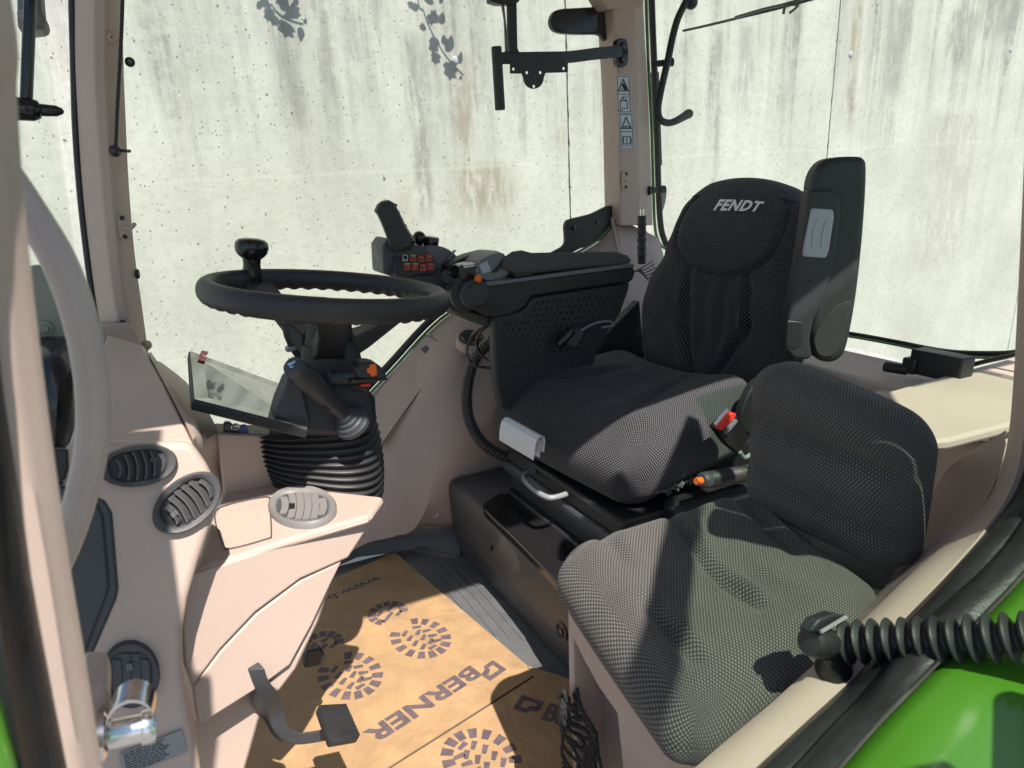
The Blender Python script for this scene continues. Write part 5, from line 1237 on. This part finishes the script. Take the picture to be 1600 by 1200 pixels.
mb = MB(); mb.ring_loft([[AY(lerp(885, x, .985), lerp(410, y, .8), .252) for x, y in pp], [AY(x, y, .262) for x, y in pp], [AY(x, y, .37) for x, y in pp], [AY(lerp(885, x, .97), lerp(410, y, .8), .38) for x, y in pp]]); OB('arm_pad', mb, M['pad'], cn, bevel=.006, seg=3)
mb = MB(); mb.prism([AY(x, y, .256) for x, y in ((803, 428), (830, 426), (832, 430), (806, 433))], (0, .03, 0)); OB('pad_latch', mb, M['black'], cn, bevel=.001)
# front module with a ribbed thumb wheel
mb = MB(); mb.prism(cr([AY(x, y, .265) for x, y in ((744, 430), (746, 415), (756, 404), (775, 396), (790, 397), (792, 415), (797, 428), (780, 436), (762, 440))], 2, True), (0, .11, 0)); fm = OB('front_module', mb, M['grey'], cn, bevel=.005, seg=3)
for k in range(8):
    mb = MB(); x = lerp(768, 783, k/7); y = lerp(420, 400, k/7); c = AY(x+6, y+4, .262); mb.box(c, (.016, .006, .0028), Matrix.Rotation(-.2-.08*k, 3, 'Y')); OB('wheel_rib', mb, M['black'], fm, bevel=.0008)
mb = MB(); mb.prism([AY(x, y, .262) for x, y in ((749, 414), (762, 408), (768, 424), (754, 428))], (0, .004, 0)); OB('button_field', mb, M['insert'], fm, bevel=.001)
mb = MB(); mb.prism(cr([AY(x, y, .34) for x, y in ((700, 418), (722, 404), (745, 396), (768, 392), (785, 396), (760, 412), (740, 424), (718, 436))], 2, True), (0, .05, 0)); OB('rear_module', mb, M['black'], cn, bevel=.005)
mb = MB(); mb.prism([AY(x, y, .27) for x, y in ((718, 416), (742, 411), (744, 432), (740, 444), (719, 438))], (0, .05, 0)); OB('switch_block', mb, M['gloss'], cn, bevel=.003)
for y0 in (411, 414):
    mb = MB(); mb.prism([AY(x, y, .268) for x, y in ((724, y0+3), (741, y0), (742, y0+1.5), (725, y0+4.5))], (0, .02, 0)); OB('switch_edge', mb, M['white_print'], cn)
c = AY(742, 460, .255)
mb = MB(); mb.lathe([(.036, -.05), (.036, .0), (.033, .006), (.026, .008), (.024, .014), (0, .015)], c, (-.15, -1, .05), 32); OB('pivot_knob', mb, M['dark'], cn)
mb = MB(); mb.lathe([(.039, -.04), (.041, -.012), (.039, -.006)], c+V((-.012, .01, 0)), (-.15, -1, .05), 32); OB('pivot_ring', mb, M['rubber'], cn)
mb = MB(); mb.lathe([(.0085, -.01), (.0085, .006), (.006, .009), (0, .0095)], AY(747, 436, .25), (-.3, -.8, .5), 16); OB('orange_button', mb, M['orange'], cn)
mb = MB(); mb.prism(cr([AY(x, y, .30) for x, y in ((700, 470), (716, 478), (740, 488), (766, 496), (768, 512), (745, 506), (718, 494), (700, 480))], 2, True), (0, .10, 0)); OB('underside', mb, M['pedestal'], cn, bevel=.004)
for (a, b_) in (((690, 428), (745, 462)), ((700, 446), (740, 468))):
    mb = MB(); mb.tube([AY(a[0], a[1], .32), AY(lerp(a[0], b_[0], .5), lerp(a[1], b_[1], .55), .30), AY(b_[0], b_[1], .29)], .011, 8); OB('carrier_bar', mb, M['black'], cn)
mb = MB(); mb.prism([AY(x, y, .40) for x, y in ((905, 600), (950, 520), (1000, 470), (1010, 600))], (0, .03, 0)); OB('rear_bracket', mb, M['black'], cn, bevel=.004)
# joystick unit with eight coloured keys
ju = T('joystick_unit', 'grey joystick unit with orange lit keypad behind the steering wheel', 'joystick unit', AY(650, 440, .36))
kp_ = [(598, 384), (606, 372), (640, 378), (668, 388), (682, 402), (690, 428), (704, 440), (704, 458), (690, 462), (640, 440), (612, 432), (600, 428)]
mb = MB(); mb.prism([AY(x, y, .36) for x, y in kp_], (0, .09, 0)); jb = OB('body', mb, M['mid'], ju, bevel=.006, seg=3)
KP = AY(650, 410, .352); KN = V((.0, -.90, .43)).normalized()
face = [(612, 392), (620, 384), (664, 388), (676, 396), (684, 420), (680, 426), (622, 431), (616, 426)]
mb = MB(); mb.prism([AP(x, y, KP, KN) for x, y in face], -KN*.02); kf = OB('keypad', mb, M['dark'], ju, bevel=.003)
for r_ in range(2):
    for k in range(4):
        px = (632.5, 645, 657.5, 669.5)[k]+(0, 3.2)[r_]-(.0 if r_ == 0 else 0); py = (403.5, 404, 405, 403.5)[k]+r_*(13.5, 13, 13.5, 13)[k]
        u_, v_, n_ = frame(KN); Q = [AP(px+a, py+b_, KP, KN) for a, b_ in ((-4.6, -4.8), (4.2, -4.8), (4.9, 4.8), (-3.9, 4.8))]; cq = sum(Q, V())/4
        col_ = 'grey_key' if (r_, k) == (0, 0) else 'orange_key'
        mb = MB(); mb.prism([p+KN*.004 for p in Q], -KN*.008); ko = OB('key', mb, M[col_], kf, bevel=.0012)
        mb = MB(); mb.prism([cq+(p-cq)*.62+KN*.0045 for p in Q], -KN*.003); OB('key_face', mb, M['black'], kf, bevel=.0004)
        if (r_, k) in ((0, 1), (1, 0), (1, 1)):
            mb = MB(); mb.prism([Q[0]+KN*.0046, Q[1]+KN*.0046, Q[1].lerp(Q[2], .16)+KN*.0046, Q[0].lerp(Q[3], .16)+KN*.0046], -KN*.003); OB('key_lamp', mb, M['lime_key'], kf)
        if (r_, k) != (0, 0):
            mb = MB(); a, b_ = cq+(Q[0]-cq)*.34+KN*.0049, cq+(Q[2]-cq)*.34+KN*.0049
            if k % 2: a, b_ = cq+(Q[1]-cq)*.34+KN*.0049, cq+(Q[3]-cq)*.34+KN*.0049
            mb.tube([a, b_], .0007, 4); mb.tube([cq+(Q[0]-cq)*.36+KN*.0049, cq+(Q[1]-cq)*.36+KN*.0049], .0006, 4); OB('key_symbol', mb, M['grey_key'], kf)
js_ = [(589, 319), (596, 314), (607, 312), (616, 317), (624, 331), (633, 350), (644, 368), (651, 377), (643, 388), (626, 392), (610, 387), (602, 366), (594, 346), (588, 334), (584, 330)]
mb = MB(); mb.ring_loft([[AY(lerp(614, x, .86), lerp(350, y, .95), .332) for x, y in js_], [AY(lerp(614, x, .95), lerp(350, y, .98), .345) for x, y in js_], [AY(x, y, .36) for x, y in js_], [AY(x, y, .385) for x, y in js_], [AY(lerp(614, x, .75), lerp(350, y, .92), .40) for x, y in js_]]); jg = OB('joystick_grip', mb, M['dark'], ju, bevel=.003)
mb = MB(); mb.prism([AY(x, y, .350) for x, y in ((597, 350), (616, 343), (640, 370), (634, 380), (614, 380), (604, 366))], (0, -.010, 0)); OB('grip_sleeve', mb, M['pedestal'], jg, bevel=.004)
for (x, y, r_) in ((616, 322, .004), (620, 333, .0045), (625, 344, .0045), (631, 354, .004), (634, 364, .004)):
    mb = MB(); mb.lathe([(r_, -.004), (r_, .005), (r_*.6, .007), (0, .007)], AY(x, y, .372), (.9, -.1, .45), 12); OB('thumb_button', mb, M['gloss'], jg)
mb = MB(); mb.prism([AY(x, y, .34) for x, y in ((613, 382), (640, 378), (646, 390), (618, 395))], (0, .05, 0)); OB('gaiter', mb, M['black'], ju, bevel=.004)
for (x, y, r_) in ((655, 372, .0165),):
    mb = MB(); mb.sphere(AY(x, y, .42), r_, 20, 14); mb.lathe([(.006, 0), (.006, .04)], AY(x, y, .42), (0, 0, -1), 10); OB('ball_knob', mb, M['gloss'], ju)
mb = MB(); mb.lathe([(.014, -.02), (.019, .0), (.0195, .014), (.017, .017), (0, .018)], AY(673, 381, .42), (.1, -.1, 1), 24); OB('round_knob', mb, M['gloss'], ju)
mb = MB(); mb.prism(cr([AY(x, y, .40) for x, y in ((665, 385), (685, 384), (702, 390), (714, 400), (716, 410), (702, 420), (706, 436), (690, 428), (676, 405))], 2, True), (0, .06, 0)); sb = OB('side_bin', mb, M['grey'], ju, bevel=.004)
for k in range(8):
    t = k/7; a = AY(lerp(688, 708, t), lerp(420, 394, t)+2*math.sin(t*3), .394); mb = MB(); mb.box(a, (.004, .008, .014), Matrix.Rotation(.5+.35*t, 3, 'Y')); OB('bin_rib', mb, M['alu'], sb, bevel=.0008)

# ------------------------------------------------------------------ hose and cables
hz = T('corrugated_hose', 'black corrugated hose looping down beside the seat pedestal', 'hose', AY(730, 640, .40))
hp = cr([AY(x, y, yy) for x, y, yy in ((790, 520, .34), (765, 535, .37), (742, 562, .40), (731, 600, .41), (730, 640, .41), (740, 672, .40), (760, 697, .38), (790, 714, .36), (820, 724, .34))], 26)
mb = MB(); mb.tube(hp, [.0155 if (i//2) % 2 else .0132 for i in range(len(hp))], 16); OB('hose', mb, M['rubber'], hz, soft=True)
for i, pl in enumerate((((778, 507), (756, 512), (738, 524), (730, 545), (733, 562), (745, 572), (776, 576)), ((778, 502), (765, 508), (750, 520), (745, 535), (750, 552), (762, 562), (776, 567)))):
    cb = T('thin_cable', ('thin black cable forming the wider loop over the round side vent', 'thin black cable forming the tighter loop beside the hose')[i], 'cable', AY(*pl[3], .37), 'thin cables by the console')
    mb = MB(); mb.tube(cr([AY(x, y, .30+.06*math.sin(k/6*3.14)) for k, (x, y) in enumerate(pl)], 6), .0034, 8); OB('wire', mb, M['gloss'], cb)
sbk = T('stowed_belt_plug', 'black plug hanging against the dimpled console side above the cushion', 'plug', AY(895, 530, .25))
mb = MB(); a, b_ = AY(872, 540, .245), AY(900, 508, .245); mb.lathe([(.010, 0), (.012, .006), (.0125, .05), (.010, .056), (0, .057)], a, b_-a, 14); OB('body', mb, M['gloss'], sbk)
mb = MB(); mb.prism([AY(x, y, .24) for x, y in ((884, 537), (902, 512), (914, 520), (900, 544))], (0, .02, 0)); OB('cap', mb, M['mid'], sbk, bevel=.003)
mb = MB(); mb.tube(cr([AY(905, 518, .25), AY(930, 505, .26), AY(952, 502, .27), (AY(958, 508, .27)), AY(940, 512, .26)], 5), .003, 6); OB('clip', mb, M['alu'], sbk)
# hand lever with rubber gaiter by the rear pillar
gl = T('hand_lever', 'hand lever in ribbed black rubber gaiter before the rear pillar', 'lever', AY(1003, 405, .52))
ga, gb = AY(1003, 412, .52), AY(1003, 337, .52); gax = (gb-ga).normalized(); gl_ = (gb-ga).length
mb = MB(); pr = [(.0125, 0), (.0125, gl_*.16)]
for k in range(5): pr += [(.0150, gl_*(.18+.16*k)), (.0128, gl_*(.23+.16*k)), (.0122, gl_*(.29+.16*k))]
pr += [(.0135, gl_*.98), (.013, gl_), (.006, gl_)]
mb.lathe(pr, ga, gax, 20); OB('gaiter', mb, M['rubber'], gl)
mb = MB(); mb.lathe([(.0072, -.01), (.0072, .020), (0, .0205)], gb, gax, 16); OB('rod', mb, M['steel'], gl)
mb = MB()
for k in range(6): mb.tube(cr([AY(990+k*2, 425-k*1.0, .45), AY(1004+k*2, 418+k*4, .46), AY(1020+k*2, 408+k*5, .48)], 4), .0022, 5)
OB('cable_bunch', mb, M['black'], gl, kind='stuff')

# ------------------------------------------------------------------ monitor bracket, coat hook, latch and wiper
br = T('monitor_bracket', 'black steel monitor bracket with drilled plate bolted to the pillar', 'bracket', AY(975, 82, .66))
BY = .60
rows = []
for (x, y, yy) in ((783, 91, .585), (850, 90, .590), (890, 89, .60), (930, 84, .625), (972, 80, .665)):
    h_ = 9.5
    rows.append([AY(x, y-h_, yy), AY(x, y+h_, yy), AY(x, y+h_, yy+.012), AY(x, y-h_, yy+.012)])
mb = MB(); rows_loft(mb, rows, 4); OB('arm', mb, M['black'], br, bevel=.002)
mb = MB(); mb.prism(cr([AY(x, y, .675) for x, y in ((968, 60), (975, 60), (981, 66), (982, 95), (976, 104), (970, 104), (964, 97), (963, 68))], 2, True), (0, .02, 0)); mb.lathe([(.012, 0), (.012, .008), (0, .009)], AY(974, 72, .675), (0, -1, 0), 6); mb.lathe([(.012, 0), (.012, .008), (0, .009)], AY(973, 93, .675), (0, -1, 0), 6); OB('mounting_foot', mb, M['gloss'], br, bevel=.002)
mb = MB(); mb.prism([AY(x, y, BY-.02) for x, y in ((793, -80), (806, -80), (809, 75), (812, 81), (798, 84), (795, 60))], (0, .012, 0)); OB('post', mb, M['black'], br, bevel=.002)
mb = MB(); mb.prism([AY(x, y, BY-.018) for x, y in ((784, 8), (788, 7), (795, 80), (790, 80), (788, 32))], (0, .004, 0)); OB('post_flange', mb, M['grey'], br)
mb = MB(); mb.prism([AY(x, y, BY-.03) for x, y in ((764, -80), (830, -80), (812, 2), (806, 6), (782, 6), (768, 2))], (0, .03, 0)); OB('top_clamp', mb, M['black'], br, bevel=.003)
a, b_ = AY(775.5, 73, BY-.015), AY(781.5, 172, BY-.015); mb = MB(); mb.lathe([(.0125, 0), (.0138, .003), (.0138, (b_-a).length-.003), (.0125, (b_-a).length), (0, (b_-a).length)], a, b_-a, 22); OB('tube_stub', mb, M['dark'], br)
mb = MB(); mb.prism([AY(x, y, BY-.018) for x, y in ((782, 86), (790, 80), (797, 80), (797, 98), (784, 99))], (0, .014, 0)); OB('stub_lug', mb, M['black'], br, bevel=.002)
# plate with real holes
cu = bpy.data.curves.new('plate', 'CURVE'); cu.dimensions = '2D'; cu.fill_mode = 'BOTH'; cu.extrude = .0015
pc = AY(840, 115, BY-.02)
def spl(pts):
    s_ = cu.splines.new('POLY'); s_.points.add(len(pts)-1); s_.use_cyclic_u = True
    for p, q in zip(s_.points, pts): d = q-pc; p.co = (d.x, d.z, 0, 1)
arc = [(833.5+16*math.cos(t), 121+18*math.sin(t)) for t in [math.pi*k/10 for k in range(11)]]
spl([AY(x, y, BY-.02) for x, y in [(797, 97), (887, 97), (887, 113), (852, 114)]+arc+[(815, 115), (797, 115)]])
for (x, y) in ((802, 108), (880.5, 107), (823, 113.5), (844, 113.5), (834, 135)):
    spl([AY(x+2.2*math.cos(t), y+2.5*math.sin(t), BY-.02) for t in [2*math.pi*k/12 for k in range(12)]])
tmp = bpy.data.objects.new('tmp', cu); COL.objects.link(tmp); dg = bpy.context.evaluated_depsgraph_get(); dg.update(); pm = bpy.data.meshes.new_from_object(tmp.evaluated_get(dg)); bpy.data.objects.remove(tmp)
pm.transform(Matrix.Translation(pc) @ Matrix.Rotation(math.pi/2, 4, 'X')); pm.materials.clear(); pm.materials.append(M['black'])
for p in pm.polygons: p.use_smooth = False
OB('drilled_plate', pm, M['black'], br, smooth=False)
ch = T('pull_bar', 'curved black rear window handle beside the rear pillar', 'pull bar', AY(1045, 100, .70))
pts = cr([AY(x, y, .70) for x, y in ((1078, -8), (1068, 10), (1058, 32), (1050, 62), (1044, 92), (1037, 122), (1031, 150), (1028, 172), (1032, 187), (1044, 192), (1056, 189), (1067, 183), (1075, 178))], 5)
mb = MB(); mb.tube(pts, [.0112]*int(len(pts)*.78)+[.0112+.0042*(i/(len(pts)*.22))**1.5 for i in range(len(pts)-int(len(pts)*.78))], 14); mb.sphere(AY(1076, 178, .70), .0155, 14, 10); mb.sphere(AY(1080, 4, .70), .021, 14, 10); OB('bar', mb, M['dark'], ch)
mb = MB(); a, b_ = AY(1022, 100, .72), AY(1050, 97, .71); mb.lathe([(.012, 0), (.010, .01), (.010, (b_-a).length-.01), (.014, (b_-a).length)], a, b_-a, 14); OB('standoff', mb, M['black'], ch)
wl = T('window_latch', 'black rear window latch knob low on the rear pillar edge', 'latch', AY(1022, 298, .73))
a, b_ = AY(1012, 298, .735), AY(1038, 296, .73); L_ = (b_-a).length; mb = MB(); mb.lathe([(.015, 0), (.015, .010), (.010, .013), (.009, L_*.6), (.013, L_*.65), (.013, L_), (0, L_)], a, b_-a, 18); OB('knob', mb, M['black'], wl)
mb = MB(); mb.prism(cr([AY(x, y, .80) for x, y in ((1036, 290), (1042, 292), (1041, 312), (1036, 330), (1032, 334), (1031, 300))], 2, True), (0, .012, 0)); OB('striker', mb, M['alu'], wl, bevel=.003)
rw = T('rear_wiper', 'thin black rear window wiper blade slanting across the top', 'wiper', AX(1150, 30, 1.40))
WX = 1.40
a = [AX(x, y, WX) for x, y in ((1068, 48), (1100, 41), (1150, 29), (1200, 17), (1250, 4), (1300, -10))]
mb = MB(); mb.tube(cr(a, 4), .0062, 6, flat=.6); OB('blade', mb, M['black'], rw)
b_ = [AX(x, y, WX-.01) for x, y in ((1150, 27), (1195, 14), (1225, 7), (1290, -12))]
mb = MB(); mb.tube(cr(b_, 4), [.007]*len(cr(b_, 4)), 8, flat=.6); mb.tube(cr([AX(x, y, WX-.012) for x, y in ((1224, 22), (1226, 12), (1230, 8), (1246, 7), (1244, 12), (1234, 20))], 3), .004, 6); OB('arm', mb, M['grey'], rw)
# gas strut at the door
gs = T('gas_strut', 'black door strut in ribbed rubber bellows across the green mudguard', 'gas strut', AY(1300, 1010, -.77))
ga, gb = AY(1312, 1004, -.733), AD(1720, 992, .585); 
gd = (gb-ga).normalized(); gl_ = (gb-ga).length
pr = [(.010, -.02), (.011, 0)]; n = 15
for k in range(n):
    a_ = gl_*k/n; s_ = gl_/n
    pr += [(.0128, a_+s_*.04), (.0140, a_+s_*.14), (.0190, a_+s_*.32), (.0228, a_+s_*.46), (.0238, a_+s_*.54), (.0228, a_+s_*.62), (.0180, a_+s_*.78), (.0136, a_+s_*.94)]
mb = MB(); mb.lathe(pr, ga, gd, 32); OB('bellows', mb, M['rubber'], gs, soft=True)
mb = MB(); c0 = AY(1266, 1003, -.731); mb.lathe([(.0, -.004), (.014, -.003), (.0165, .004), (.0165, .028), (.014, .034), (.012, .05)], c0, ga-c0, 22); OB('end_fitting', mb, M['rubber'], gs)
mb = MB(); c0 = AY(1303, 1046, -.729); mb.lathe([(.019, -.012), (.020, .004), (.0175, .008), (.0175, .014), (.014, .020), (.011, .035)], c0, AY(1292, 1008, -.731)-c0, 24); OB('ball_mount', mb, M['rubber'], gs)
mb = MB(); mb.prism([AY(x, y, -.738) for x, y in ((1266, 988), (1280, 968), (1306, 958), (1326, 962), (1318, 975), (1276, 990))], (0, .016, -.006)); OB('bracket', mb, M['dark'], gs, bevel=.003)
mb = MB(); mb.tube([AY(1282, 988, -.742), AY(1322, 964, -.742)], .0022, 6); OB('clip', mb, M['alu'], gs)

# ------------------------------------------------------------------ the open door, swung out to the right of the picture: its glass tints the sun
dr = T('cab_door', 'open cab door with tinted glass and dark frame swung outward', 'cab door', (.70, -.75, .6))
H0 = V((.70, -.765, 0)); ed = V((-.7071, -.7071, 0)); en_ = V((.7071, -.7071, 0))
def dpt(rho, z): return H0+ed*rho+V((0, 0, z))
outl = [(.03, .62), (.03, 1.665), (.98, 1.665), (1.0, 1.1), (1.0, .55), (.90, .12), (.62, .10), (.48, .32), (.35, .47)]
inl = [(.07, .65), (.07, 1.60), (.93, 1.60), (.945, 1.1), (.945, .57), (.86, .17), (.64, .15), (.51, .36), (.37, .52)]
mb = MB(); A_ = [dpt(*p) for p in outl]; B_ = [dpt(*p) for p in inl]
mb.ring_loft([A_, B_, [p+en_*.03 for p in B_], [p+en_*.03 for p in A_]], caps=False, closed=True); OB('frame', mb, M['black'], dr, bevel=.004)
mb = MB()
mb.prism([dpt(.40, .70)+en_*-.03, dpt(.60, .72)+en_*-.03, dpt(.66, .80)+en_*-.03, dpt(.62, .90)+en_*-.03, dpt(.44, .86)+en_*-.03], en_*.03); OB('shade_block', mb, M['black'], dr, bevel=.02, seg=4)  # unseen block, added to cast shade on the mudguard
mb = MB(); mb.tube(cr([dpt(.58, .95)+en_*-.02, dpt(.62, .97)+en_*-.05, dpt(.76, 1.0)+en_*-.06, dpt(.90, 1.02)+en_*-.05, dpt(.95, 1.02)+en_*-.01], 5), .016, 10); OB('shade_bar', mb, M['black'], dr)  # unseen bar added for its shadow on the mudguard
mb = MB(); mb.prism([dpt(*p)+en_*.012 for p in [(r_*1.0, z) for r_, z in inl]], en_*.005); OB('glass', mb, M['glass_door'], dr, smooth=False)
